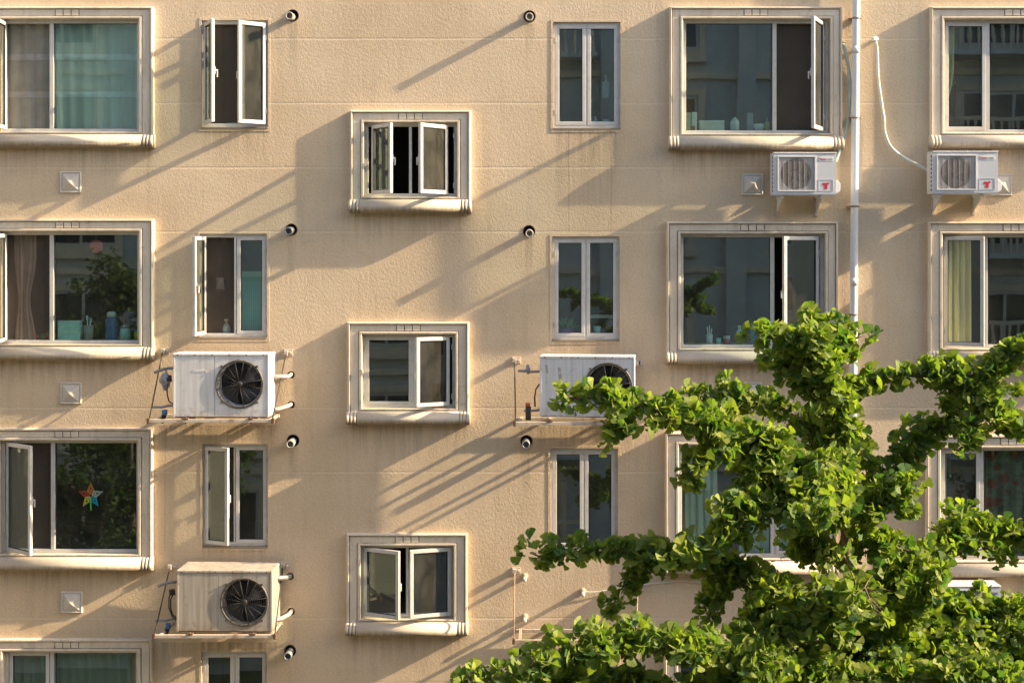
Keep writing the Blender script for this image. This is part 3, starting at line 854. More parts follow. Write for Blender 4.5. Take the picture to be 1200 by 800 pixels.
# plastic bag caught on the first unit's valve
bm_ = bmesh.new(); bmesh.ops.create_icosphere(bm_, subdivisions=3, radius=1)
vs = []
for v in bm_.verts:
    k = 1 + .28 * math.sin(v.co.x * 5 + v.co.z * 4) * math.cos(v.co.y * 6 + v.co.z * 3)
    s_ = .5 + .5 * (1 - abs(v.co.z - .2))
    vs.append(P(194, 445, .5) + Vector((v.co.x * .075 * k * s_, v.co.y * .05 * k, v.co.z * .12 * k - .02)))
mb = MB(); mb.add(vs, [tuple(v.index for v in f.verts) for f in bm_.faces], True); bm_.free()
solo(mb, 'plastic_bag', M['bag'], 'crumpled grey plastic bag hanging beside the cleaner white fan unit', 'bag')


# ------------------------------------------------------------------ steel racks
def rack(x0, x1, yr, pf, label, anchors, m, wires, wm, rear=True):
    """front rail between pixel x0 and x1 at pixel row yr, pf metres from the wall"""
    a, b = P(x0, yr, pf), P(x1, yr, pf); z = a.z
    t = thing('steel_rack', label, 'rack', ((a.x + b.x) / 2, 0, z), 'steel racks for outdoor units')
    mb = MB(); mb.box(a.x, b.x, -pf - .022, -pf + .022, z - .022, z + .022); part(mb, 'front_rail', m, t, .004)
    mb = MB(); mb.box(a.x + .02, b.x - .02, -.10, -.06, z - .02, z + .02); part(mb, 'rear_rail', m, t, .004)
    for q in (.05, .30, .82, .965):
        xx = a.x + (b.x - a.x) * q
        mb = MB(); mb.box(xx - .02, xx + .02, -pf + .0225, -.005, z - .0195, z + .0185); part(mb, 'side_arm', m, t, .004)
    for q in (.30, .82):
        xx = a.x + (b.x - a.x) * q
        mb = MB(); mb.box(xx - .035, xx + .035, -pf - .03, -pf + .07, z + .0225, z + .035); mb.cyl((xx, -pf - .01, z - .03), (xx, -pf - .01, z + .05), .012, 8); part(mb, 'foot_clamp', M['rust'], t)
    for xx in (a.x, b.x):
        mb = MB(); mb.box(xx - .018, xx + .018, -pf - .03, -pf + .03, z - .035, z + .035); part(mb, 'end_plate', M['rust'], t, .004)
    for (ax, ay, onx, ony, w) in anchors:
        p = P(ax, ay, 0); mb = MB()
        mb.box(p.x - .06, p.x + .06, -.012, 0, p.z - .045, p.z + .045); mb.box(p.x - .05, p.x + .0, -.07, -.012, p.z - .04, p.z + .03); mb.cyl((p.x + .03, -.012, p.z), (p.x + .03, -.05, p.z), .018, 8)
        part(mb, 'wall_anchor', M['rack'], t, .004)
        if w:
            e = P(onx, ony, pf); s0 = Vector((p.x - .02, -.05, p.z))
            mb = MB(); mb.tube([s0, s0.lerp(e, .5), e], .0085, 7); part(mb, 'tie_rod', wm, t)
    return t


rack(174, 320, 493, .66, 'rusting steel rack under the cleaner white fan unit', [(193.5, 411, 175, 491, 1), (338, 413, 319, 492, 1)], M['rack'], None, M['darkiron'])
rack(180.5, 322, 745, .74, 'rust blotched steel rack under the dirty weathered fan unit', [(202, 663, 181, 743, 1), (334, 662, 322, 744, 1)], M['rack'], None, M['darkiron'])
rack(603, 742, 496, .62, 'steel rack under the half hidden fan unit', [(605, 422, 604, 495, 1), (748, 425, 741, 495, 0)], M['rack'], None, M['darkiron'])
rack(602, 742, 751, .62, 'empty steel rack on the wall above the lowest branch', [(605, 668, 602, 750, 2), (749, 690, 745, 752, 2)], M['rack_old'], None, M['brownrod'])

# capped pipe stubs and cable left on the wall above the empty rack
for px, py, lab in ((615, 674.5, 'small capped pipe stub beside the upper tie rod anchor'), (615, 722, 'small capped pipe stub just above the empty rack'), (683, 692, 'small capped pipe stub with a thin cable end')):
    t = thing('pipe_stub', lab, 'pipe', (X(px), 0, Z(py)), 'capped stubs by the empty rack')
    mb = MB(); mb.lathe([(.045, 0), (.042, .02), (.028, .03), (.025, .08)], 14, (0, 0, 0), 'y'); mb.v = [(a, b, c + b * .25) for a, b, c in mb.v]; lpart(mb, 'collar', M['rack_old'], t)
    mb = MB(); mb.lathe([(.026, .075), (.028, .11), (.022, .125), (.001, .126)], 14, (0, 0, 0), 'y'); mb.v = [(a, b, c + b * .25) for a, b, c in mb.v]; lpart(mb, 'cap', M['vent'], t)
hose([(684, 693, .04), (700, 693, .03), (716, 690, .025), (740, 686, .025), (780, 682, .025), (812, 681, .025), (850, 690, .03)], .006, 'loose_cable', M['hose'], 'thin pale cable strung across the wall behind the branches', False)


# ------------------------------------------------------------------ small outdoor units
def small_unit(px0, py0, px1, py1, label, pf=.46, depth=.30):
    a, b = P(px0, py0, pf), P(px1, py1, pf); w = (b.x - a.x) / 2; h = a.z - b.z
    t = thing('outdoor_unit', label, 'air conditioner', ((a.x + b.x) / 2, -pf, b.z), 'small white outdoor units')
    gx0, gx1, gz0, gz1 = -w + .06, -w + 2 * w * .66, .055, h - .06     # fan guard area
    mb = MB()
    mb.box(-w, gx0, 0, depth, .012, h - .02); mb.box(gx1, w, 0, depth, .012, h - .02)
    mb.box(gx0, gx1, .0, depth, .012, gz0); mb.box(gx0, gx1, 0, depth, gz1, h - .02); mb.box(gx0, gx1, depth - .01, depth, gz0, gz1)
    lpart(mb, 'casing', M['case_new'], t)
    fr = MB(); frame_ring(fr, gx0 - .012, gx1 + .012, gz0 - .012, gz1 + .012, .018, -.012, -.001); lpart(fr, 'guard_frame', M['case_new'], t, .003)
    mb = MB(); mb.box(-w - .004, w + .004, -.006, depth + .004, h - .0195, h); lpart(mb, 'top_cover', M['case_new'], t, .007)
    mb = MB(); mb.box(-w + .002, w - .002, .004, depth, 0, .0115); lpart(mb, 'base_tray', M['case_new'], t)
    fc = ((gx0 + gx1) / 2, (gz0 + gz1) / 2); r = min(gx1 - gx0, gz1 - gz0) / 2 * .93
    mb = MB(); mb.plate_hole(gx0 + .001, gx1 - .001, gz0 + .001, gz1 - .001, .012, fc, r, 40); mb.lathe([(r, -.012), (r * .98, -.13)], 40, (fc[0], 0, fc[1]), 'y'); lpart(mb, 'fan_shroud', M['case_new'], t)
    mb = MB(); mb.lathe([(r * .98, -.129), (.001, -.128)], 32, (fc[0], 0, fc[1]), 'y'); lpart(mb, 'fan_well', M['void'], t)
    fb = MB(); fb.lathe([(.001, -.05), (.045, -.052), (.05, -.1)], 16, (fc[0], 0, fc[1]), 'y')
    for k in range(3):
        a0 = k * 2.094 + .4; vs = []
        for i in range(5):
            q = i / 4; rr = .045 + (r * .9 - .045) * q
            for j in range(5):
                u = j / 4 - .5; an = a0 + u * (.9 + .6 * q) + q * .3
                vs.append((fc[0] + rr * math.cos(an), .082 + u * .06, fc[1] + rr * math.sin(an)))
        fb.add(vs, [(i * 5 + j, i * 5 + j + 1, i * 5 + 6 + j, i * 5 + 5 + j) for i in range(4) for j in range(4)], True)
    lpart(fb, 'fan', M['fan'], t)
    g = MB()
    for i in range(8):
        x = gx0 + (gx1 - gx0) * i / 7; g.box(x - .0016, x + .0016, -.004, -.001, gz0, gz1)
    for i in range(34):
        z = gz0 + (gz1 - gz0) * i / 33; g.box(gx0, gx1, -.0005, .0035, z - .0019, z + .0019)
    lpart(g, 'grille', M['wire'], t)
    # side slots
    for k in range(9):
        for yy in (.045, .075):
            mb = MB(); z = .05 + k * (h - .12) / 8; mb.box(-w - .0015, -w + .002, yy, yy + .022, z - .013, z + .019); lpart(mb, 'side_slot', M['void'], t)
    mb = MB(); c = [(w, .02), (w + .05, .04), (w + .062, .07), (w + .062, .15), (w + .03, .19), (w, .2)]
    n = len(c); mb.add([(x, .05, z) for x, z in c] + [(x, .2, z) for x, z in c], [tuple(range(n)), tuple(range(2 * n - 1, n - 1, -1))] + [(i, i + n, (i + 1) % n + n, (i + 1) % n) for i in range(n)]); lpart(mb, 'valve_cover', M['case_new'], t, .006)
    for q in (-.55, .05, .65):
        mb = MB(); mb.lathe([(.001, .004), (.008, .003), (.009, 0)], 10, (q * w, -.006, h - .012), 'y'); lpart(mb, 'screw', M['metal'], t)
    return t, (w, h, gx1)


def wallbracket(u, gx, dz, label, pf, grp):
    p = u.location; x = p.x + gx
    t = thing('wall_bracket', label, 'bracket', (x, 0, p.z), grp)
    mb = MB(); mb.box(-.02, .02, -.03, 0, -.27, -.005); lpart(mb, 'upright', M['rack'], t, .003)
    mb = MB(); mb.box(-.02, .02, -pf + .03, -.031, -.04, -.004); lpart(mb, 'arm', M['case_new'], t, .003)
    mb = MB(); mb.add([(s, y, z) for s in (-.006, .006) for y, z in ((-.031, -.22), (-.031, -.041), (-pf + .1, -.041), (-pf + .1, -.06))], [(0, 1, 2, 3), (7, 6, 5, 4), (0, 4, 5, 1), (1, 5, 6, 2), (2, 6, 7, 3), (3, 7, 4, 0)]); lpart(mb, 'gusset', M['case_new'], t)


for (a, b, c, d, lab, side) in ((906.5, 178.5, 980, 228.5, 'small white outdoor unit right beside the drainpipe', 'beside the drainpipe'), (1093, 177, 1169.5, 227, 'small white outdoor unit at the right edge with a hose from its side', 'at the right edge')):
    u, (w, h, gx1) = small_unit(a, b, c, d, lab)
    mb = MB(); mb.box(gx1 + .05, w - .035, -.003, -.0005, h - .115, h - .06); bd = lpart(mb, 'badge', M['white'], u)
    xm = (gx1 + .05 + w - .035) / 2; wd = w - gx1 - .085
    text('Haier', .042, (xm - wd * .22, -.0045, h - .089), M['red'], 'lettering', u)
    text('LENG', .026, (xm + wd * .27, -.0045, h - .089), M['grey'], 'lettering', u)
    fr = MB(); frame_ring(fr, gx1 + .045, w - .04, .05, .20, .005, -.004, -.0005); lpart(fr, 'sticker_edge', M['case_new'], u)
    # plain red printed blot in the lower panel
    mb = MB(); cxm = (gx1 + w) / 2
    outl = [(-.036, .016), (-.022, .030), (.0, .026), (.034, .034), (.037, .014), (.020, .008), (.018, -.036), (.006, -.041), (.003, -.026), (-.005, -.041), (-.014, -.034), (-.011, .004), (-.030, .002)]
    n = len(outl); mb.add([(cxm + x * 1.25, y, .122 + z * 1.25) for y in (-.0025, -.0003) for x, z in outl], [tuple(range(n)), tuple(range(2 * n - 1, n - 1, -1))] + [(i, i + n, (i + 1) % n + n, (i + 1) % n) for i in range(n)])
    lpart(mb, 'printed_mark', M['red'], u)
    for q, nm in ((-.72, 'left'), (.55, 'right')):
        wallbracket(u, q * w, 0, f'pale {nm} bracket under the small unit {side}', .46, 'brackets under the small units')
u, (w, h, gx1) = small_unit(1108, 686, 1173, 736, 'small white outdoor unit mostly buried in leaves below the floral curtain window', .5, .34)
text('CHIGO', .045, ((gx1 + w) / 2 + .012, -.003, h - .10), M['navy'], 'lettering', u)
mb = MB(); mb.box(gx1 + .05, gx1 + .062, -.0025, -.0005, h - .115, h - .085); lpart(mb, 'printed_mark', M['red'], u)
for q, nm in ((-.72, 'left'), (.55, 'right')):
    wallbracket(u, q * w, 0, f'{nm} bracket under the small unit buried in leaves', .5, 'brackets under the small units')


# ------------------------------------------------------------------ curtains and things inside the windows
def curtain(px0, px1, py0, py1, name, m, label, y=.155, folds=9, amp=.025, pinch=None, n=90, bands=None, grp=None, seed=0):
    rr = random.Random(seed); ph = [rr.uniform(0, 6) for _ in range(4)]
    x0, x1, z0, z1 = X(px0), X(px1), Z(py1), Z(py0); nz = 24; vs = []
    for j in range(nz + 1):
        v = j / nz; z = z1 + (z0 - z1) * v
        for i in range(n + 1):
            u = i / n
            a = u * folds * 2 * math.pi
            yy = y + amp * (math.sin(a + .5 * math.sin(v * 3 + ph[0])) + .5 * math.sin(a * .47 + ph[1] + v) + .3 * math.sin(a * 2.1 + ph[2]))
            k = 1.0
            if pinch: k = 1 - pinch[1] * math.exp(-((v - pinch[0]) / .22) ** 2)
            xx = (x0 + (x1 - x0) * .35) + ((x0 + (x1 - x0) * u) - (x0 + (x1 - x0) * .35)) * k
            vs.append((xx, yy, z))
    fs = [(j * (n + 1) + i, j * (n + 1) + i + 1, (j + 1) * (n + 1) + i + 1, (j + 1) * (n + 1) + i) for j in range(nz) for i in range(n)]
    mb = MB().add(vs, fs, True)
    o = tag(part(mb, name, m, None), label, 'curtain', grp)
    for (b0, b1) in bands or []:
        vb = []
        for j in range(4):
            z = Z(b0) + (Z(b1) - Z(b0)) * j / 3; v = (z - z1) / (z0 - z1)
            for i in range(n + 1):
                u = i / n; a = u * folds * 2 * math.pi
                yy = y + amp * (math.sin(a + .5 * math.sin(v * 3 + ph[0])) + .5 * math.sin(a * .47 + ph[1] + v) + .3 * math.sin(a * 2.1 + ph[2]))
                vb.append((x0 + (x1 - x0) * u, yy - .008, z))
        part(MB().add(vb, [(j * (n + 1) + i, j * (n + 1) + i + 1, (j + 1) * (n + 1) + i + 1, (j + 1) * (n + 1) + i) for j in range(3) for i in range(n)], True), 'curtain_band', M['curt_band'], o)
    return o


curtain(0, 166, 20, 158, 'curtain', M['curt_a'], 'pale full width curtain with two light bands behind the top left window', .155, 10, .022, bands=[(62, 69), (106, 113)], seed=1)
curtain(12, 38, 268, 404, 'curtain', M['curt_b'], 'beige tied back curtain above the colourful clutter', .155, 5, .02, (.62, .45), seed=2)
curtain(5, 164, 758, 895, 'curtain', M['curt_c'], 'grey pleated curtain in the bottom left window', .155, 14, .02, seed=3)
curtain(798, 842, 520, 655, 'curtain', M['curt_d'], 'mint curtain at the left of the window behind the upper branches', .155, 5, .022, seed=4)
curtain(868, 966, 520, 655, 'curtain', M['curt_d'], 'mint curtain at the right of the window behind the trunk', .155, 8, .022, seed=5)
curtain(1104, 1122, 20, 158, 'curtain', M['curt_y'], 'yellowish curtain gathered at the left of the top right window', .155, 3, .02, (.8, .7), seed=6)
curtain(1104, 1142, 270, 410, 'curtain', M['curt_y'], 'yellowish curtain behind the ajar sash at the right edge', .155, 5, .024, seed=7)
curtain(1103, 1113, 520, 660, 'curtain', M['curt_d'], 'narrow mint curtain left of the floral one', .155, 2, .015, seed=8)
curtain(1154, 1272, 520, 660, 'curtain', M['floral'], 'dark floral curtain with red blooms in the right edge window', .155, 8, .025, seed=9)
mb = MB(); mb.box(X(278), X(311), .16, .165, Z(394), Z(318)); solo(mb, 'window_board', M['perf'], 'teal dotted board filling the lower part of the narrow window', 'board')


def lathe_thing(name, label, cat, px, py, prof, m, y=.18, parts=(), grp=None):
    """stands at pixel (px, py); prof in metres"""
    loc = Vector((X(px), y, Z(py)))
    t = thing(name, label, cat, loc, grp) if parts else None
    mb = MB(); mb.lathe([(.0005, 0)] + prof + [(.0005, prof[-1][1])], 18)
    if t is None:
        o = mb.build(name, m); o.location = loc; WL[o] = loc; return tag(o, label, cat, grp)
    lpart(mb, 'body', m, t)
    for nm, pr, mm in parts:
        b = MB(); b.lathe([(.0005, pr[0][1])] + pr + [(.0005, pr[-1][1])], 16); lpart(b, nm, mm, t)
    return t


def box_thing(name, label, cat, px0, py0, px1, py1, m, y=.125, d=.1, lid=None):
    x0, x1, z0, z1 = X(px0), X(px1), Z(py1), Z(py0)
    mb = MB(); mb.box(x0, x1, y, y + d, z0, z1); o = tag(part(mb, name, m, None, .005), label, cat)
    if lid:
        b = MB(); b.box(x0 - .004, x1 + .004, y - .004, y + d + .004, z1 + .001, z1 + .02); part(b, 'lid', lid, o, .004)
    return o


SB = 399      # inner sill row of the middle windows
for (x0, x1, zt, lab) in ((1, 164.5, 399.5, ''), (797, 966, 404, ''), (800, 972, 153, ''), (647, 726, 396, ''), (648, 727, 148, ''), (234, 313, 393.5, ''), (236, 314, 147, '')):
    mb = MB(); mb.box(X(x0) - .1, X(x1) + .1, REV + .002, REV + .34, Z(zt) - .04, Z(zt)); part(mb, 'inner_sill', M['cream'], house)
# middle left window
box_thing('storage_box', 'pale aqua box at the bottom left of the cluttered window', 'box', 64, 378, 90, 399.5, M['aqua'], .125, .12, M['white'])
t = lathe_thing('tumbler', 'clear grey tumbler holding toothbrushes beside the aqua box', 'cup', 99, 399.5, [(.055, 0), (.065, .2)], M['grey'], .18)
for dx, mm, hh in ((-.02, M['white'], .33), (.015, M['bluebright'], .31), (.03, M['white'], .29)):
    mb = MB(); mb.tube([(dx * .3, 0, .03), (dx, 0, hh)], .008, 6); mb.box(dx - .011, dx + .011, -.01, .01, hh - .05, hh); b = lpart(mb, 'toothbrush', mm, t)
lathe_thing('thermos', 'dark blue thermos with a white cap on the cluttered sill', 'flask', 126, 399.5, [(.075, 0), (.08, .03), (.08, .27), (.055, .31)], M['blue'], .18, [('cap', [(.06, .311), (.062, .36), (.04, .385)], M['white'])])
lathe_thing('glass_jar', 'dim glass jar right of the blue thermos', 'jar', 142, 399.5, [(.07, 0), (.075, .1), (.06, .16)], M['aqua'], .19, [('lid', [(.058, .161), (.058, .2)], M['grey'])])
lathe_thing('jar', 'green jar with a yellow lid at the right end of the cluttered sill', 'jar', 157, 399.5, [(.045, 0), (.048, .06), (.045, .12)], M['yellow'], .18, [('lid', [(.046, .121), (.046, .14)], M['bluebright'])])
cl = [(27, M['yellow'], 'yellow ball of clutter at the foot of the beige curtain', .05), (35, M['red'], 'red lump of clutter at the foot of the beige curtain', .045), (43, M['green'], 'green lump of clutter behind the insect screen', .05), (52, M['brown'], 'brown rounded bundle behind the insect screen', .07)]
for px, mm, lab, r in cl:
    lathe_thing('toy', lab, 'toy', px, 399.5, [(r * .7, 0), (r, r * .6), (r * .95, r * 1.1), (r * .5, r * 1.7)], mm, .26)
mb = MB(); mb.lathe([(.0005, .012), (.06, .01), (.09, .003), (.09, -.003), (.06, -.01), (.0005, -.012)], 26, (X(110), .095, Z(289)), 'y'); solo(mb, 'paper_lantern', M['redlantern'], 'coral red paper disc hung inside the cluttered window', 'decoration')
mb = MB(); mb.tube([(X(110), .095, Z(289) + .09), (X(110), .095, Z(276))], .002, 5)
part(mb, 'string', M['grey'], bpy.data.objects['paper_lantern'])
# narrow middle window
lathe_thing('spray_bottle', 'aqua spray bottle on the sill of the narrow window above the cleaner unit', 'bottle', 262.5, 393.5, [(.05, 0), (.052, .1), (.03, .15)], M['aqua'], .165, [('nozzle', [(.018, .151), (.018, .19), (.03, .195), (.03, .22)], M['white'])])
mb = MB(); x, z = X(269), Z(147); mb.lathe([(.05, 0), (.10, .03), (.11, .045), (.10, .045), (.05, .01), (.0005, .01)], 20, (x, .24, z)); solo(mb, 'bowl', M['white'], 'white bowl on the sill of the wide open narrow window', 'bowl')
for px, py, w_, h_, mm, lab in ((249, 333, .1, .16, M['cream'], 'pale cloth hanging inside the narrow window'), (273, 340, .06, .25, M['yellow'], 'yellow cloth hanging inside the narrow window')):
    mb = MB(); n = 10; vs = []
    for j in range(6):
        for i in range(n):
            vs.append((X(px) + (i / (n - 1) - .5) * w_ * (1 + .2 * j / 5), .45 + .02 * math.sin(i * 1.4 + j * .5), Z(py) + h_ * (.5 - j / 5)))
    mb.add(vs, [(j * n + i, j * n + i + 1, (j + 1) * n + i + 1, (j + 1) * n + i) for j in range(5) for i in range(n - 1)], True); solo(mb, 'hanging_cloth', mm, lab, 'cloth')
# top right framed window
box_thing('carton', 'white carton at the left end of the top right sill', 'carton', 805, 131, 810.5, 152, M['cream'], .125, .07)
box_thing('carton', 'second white carton from the left, beside the brown tin', 'carton', 811.5, 130.5, 818, 152, M['white'], .125, .07)
lathe_thing('tin', 'small brown round tin in front of the cartons', 'tin', 813, 153, [(.04, 0), (.044, .04), (.04, .07)], M['brown'], .155)
box_thing('flat_box', 'flat pale tray with a lid on the top right sill', 'box', 821, 142, 850, 153, M['cream'], .125, .14, M['white'])
lathe_thing('kettle', 'white squat pot on the top right sill', 'pot', 863, 153, [(.06, 0), (.062, .12), (.05, .15)], M['white'], .17, [('lid', [(.05, .151), (.03, .17), (.012, .19)], M['white'])])
lathe_thing('canister', 'tall pale canister with a dark lid on the top right sill', 'canister', 881.5, 153, [(.042, 0), (.042, .22)], M['grey'], .22, [('lid', [(.043, .221), (.043, .25)], M['grey'])])
lathe_thing('bowl', 'round white bowl with a looped cord on the top right sill', 'bowl', 891.5, 153, [(.045, 0), (.072, .05), (.075, .1)], M['white'], .175)
lathe_thing('squeeze_bottle', 'yellow squeeze bottle at the right end of the top right sill', 'bottle', 901, 153, [(.035, 0), (.036, .1), (.02, .13)], M['yellow'], .165, [('spout', [(.012, .131), (.008, .19)], M['green'])])
# middle right framed window
t = lathe_thing('cup', 'white cup holding brushes on the middle right sill', 'cup', 833, 404, [(.04, 0), (.045, .13)], M['white'], .17)
for dx, hh in ((-.03, .23), (0, .25), (.03, .21)):
    mb = MB(); mb.tube([(dx * .3, 0, .03), (dx, 0, hh)], .008, 6); lpart(mb, 'brush', M['white'], t)
lathe_thing('glass', 'dim aqua glass beside the red jar', 'cup', 844, 404, [(.03, 0), (.034, .08)], M['aqua'], .17)
lathe_thing('jar', 'red jar with a white lid on the middle right sill', 'jar', 853.5, 404, [(.045, 0), (.046, .07)], M['red'], .17, [('lid', [(.044, .071), (.044, .11)], M['white'])])
lathe_thing('lotion_bottle', 'pale green lotion bottle on the middle right sill', 'bottle', 868.5, 404, [(.045, 0), (.047, .15), (.025, .2)], M['aqua'], .17, [('cap', [(.022, .201), (.022, .25)], M['white'])])
box_thing('carton', 'bright blue carton at the right end of the middle right sill', 'carton', 882, 379, 891, 404, M['bluebright'], .125, .08)
# narrow right windows
lathe_thing('bottle', 'small blue bottle in the top narrow window', 'bottle', 698, 148, [(.03, 0), (.03, .09), (.014, .12)], M['bluebright'], .165, [('cap', [(.014, .121), (.014, .14)], M['white'])])
lathe_thing('cup', 'aqua cup in the top narrow window', 'cup', 711, 148, [(.04, 0), (.045, .1)], M['aqua'], .165)
mb = MB(); mb.box(-.045, .045, -.02, .02, -.22, 0); mb.tube([(0, 0, 0), (0, 0, .1)], .012, 8)
o = mb.build('water_heater_box', M['white'], None, .01); o.location = (X(711.5), .5, Z(91)); tag(o, 'white box hanging in the top narrow window', 'box')
t = lathe_thing('flower_pot', 'purple pot with a green plant in the second narrow window from the top', 'plant', 664, 396, [(.075, 0), (.10, .06), (.105, .11)], M['purple'], .19)
pv, pf_ = [], []
for k in range(60):
    a = random.uniform(0, 6.28); l = random.uniform(.1, .22); e = random.uniform(.3, 1.3); b = Vector((random.uniform(-.06, .06), random.uniform(-.05, .05), .1))
    d = Vector((math.cos(a) * math.cos(e), math.sin(a) * math.cos(e) * .6, math.sin(e))) * l; s_ = Vector((-math.sin(a), math.cos(a), .2)) * .022
    i = len(pv); pv += [b, b + d * .5 + s_, b + d, b + d * .5 - s_]; pf_.append((i, i + 1, i + 2, i + 3))
lpart(MB().add(pv, pf_), 'leaves', M['green'], t)
lathe_thing('beaker', 'pale green beaker to the right of the purple flower pot', 'cup', 700, 396, [(.04, 0), (.055, .15)], M['aqua'], .17)
mb = MB(); mb.box(X(692), X(722), .3, .34, Z(374), Z(370)); solo(mb, 'shelf_rail', M['white'], 'white rail above the pale green beaker', 'rail')
# lamp pull in the floral window
mb = MB(); mb.tube([(X(1120.5), .3, Z(522)), (X(1120.5), .3, Z(560))], .003, 6); mb.lathe([(.0005, -.03), (.016, -.022), (.02, 0), (.012, .018), (.0005, .02)], 12, (X(1120.5), .3, Z(561))); solo(mb, 'pull_cord', M['white'], 'white pull cord with a bead left of the floral curtain', 'cord')
# paper star on the lower left window: five kite shaped points in different colours
sx, sz = X(105), Z(581)
star = thing('star_ornament', 'multicoloured five pointed paper star on the lower left window glass', 'decoration', (sx, .05, sz))
sc_ = [(.42, .19, .03), (.30, .38, .33), (.0, .30, .40), (.05, .33, .06), (.45, .42, .05), (.32, .04, .03)]
cols = [simple('star amber', (.42, .19, .03), .6), simple('star grey', (.33, .38, .33), .6), simple('star cyan', (.0, .32, .42), .6), simple('star lime', (.42, .46, .05), .6), simple('star red', (.36, .05, .03), .6), simple('star green', (.04, .33, .06), .6)]
for k in range(5):
    a = math.pi / 2 - k * 2 * math.pi / 5; ro, ri = .175, .08
    q0 = (0.012 * math.cos(a), .012 * math.sin(a)); pl = (ri * math.cos(a + .63), ri * math.sin(a + .63)); pr_ = (ri * math.cos(a - .63), ri * math.sin(a - .63)); tp = (ro * math.cos(a), ro * math.sin(a))
    mb = MB()
    def lerp(u, v, t_): return (u[0] + (v[0] - u[0]) * t_, u[1] + (v[1] - u[1]) * t_)
    cen = ((q0[0] + tp[0]) / 2, (q0[1] + tp[1]) / 2); outer = [q0, pr_, tp, pl]
    for s0, s1 in ((1.0, .74), (.56, .3)):
        A = [lerp(cen, p, s0) for p in outer]; B = [lerp(cen, p, s1) for p in outer]
        mb.add([(x, y, z) for y in (-.003, .003) for x, z in A + B], [(i, (i + 1) % 4, 4 + (i + 1) % 4, 4 + i) for i in range(4)] + [(8 + i, 12 + i, 12 + (i + 1) % 4, 8 + (i + 1) % 4) for i in range(4)])
    lpart(mb, 'star_point', cols[k], star)
mb = MB(); mb.tube([(0, 0, -.05), (.0, 0, -.16), (.005, 0, -.2)], .012, 6); lpart(mb, 'tassel', cols[5], star)


# ------------------------------------------------------------------ ginkgo tree
TY = -9.65                     # trunk plane
KT = S * D / (D + TY)          # pixels per metre there


def T(px, py, dy=0.):
    d = D + TY + dy; k = d / D / S
    return Vector(((px - CX) * k, TY + dy, ZE + (CY - py) * k))


LEAF = np.array([(0, 0, 0), (-.60, .70, 0), (-.34, .90, 0), (-.05, .95, 0), (0, .74, 0), (.05, .95, 0), (.34, .90, 0), (.60, .70, 0), (0, .45, 0)], float)
LFACE = [(0, 8, 3, 2, 1), (0, 7, 6, 5, 8), (8, 4, 3), (8, 5, 4)]


def leaf_mesh(name, pos, dirs, nrm, size, tint, m, parent):
    """many fan shaped leaves in one mesh"""
    n = len(pos)
    y = dirs / np.linalg.norm(dirs, axis=1, keepdims=True)
    x = np.cross(y, nrm); x /= np.linalg.norm(x, axis=1, keepdims=True) + 1e-9
    zz = np.cross(x, y)
    fold = rng.uniform(.0, .55, n); cup = rng.uniform(-.25, .4, n); wid = rng.uniform(.85, 1.25, n)
    lx = LEAF[None, :, 0] * wid[:, None]; ly = np.repeat(LEAF[None, :, 1], n, 0)
    lz = np.abs(LEAF[None, :, 0]) * fold[:, None] - cup[:, None] * ly ** 2
    V = pos[:, None, :] + size[:, None, None] * (lx[..., None] * x[:, None] + ly[..., None] * y[:, None] + lz[..., None] * zz[:, None])
    nv = LEAF.shape[0]
    loops = np.concatenate([np.array(f) for f in LFACE]); cnt = np.array([len(f) for f in LFACE])
    LV = (loops[None] + (np.arange(n) * nv)[:, None]).ravel(); C = np.tile(cnt, n); st = np.concatenate([[0], np.cumsum(C)[:-1]])
    me = bpy.data.meshes.new(name)
    me.vertices.add(n * nv); me.vertices.foreach_set('co', V.reshape(-1).astype(np.float32))
    me.loops.add(len(LV)); me.loops.foreach_set('vertex_index', LV.astype(np.int32))
    me.polygons.add(len(C)); me.polygons.foreach_set('loop_start', st.astype(np.int32)); me.polygons.foreach_set('loop_total', C.astype(np.int32))
    me.update(calc_edges=True); me.validate()
    at = me.attributes.new('tint', 'FLOAT', 'POINT'); at.data.foreach_set('value', np.repeat(tint, nv).astype(np.float32))
    me.polygons.foreach_set('use_smooth', np.zeros(len(C), dtype=bool))
    me.materials.append(m)
    o = bpy.data.objects.new(name, me); COL.objects.link(o); o.parent = parent
    return o


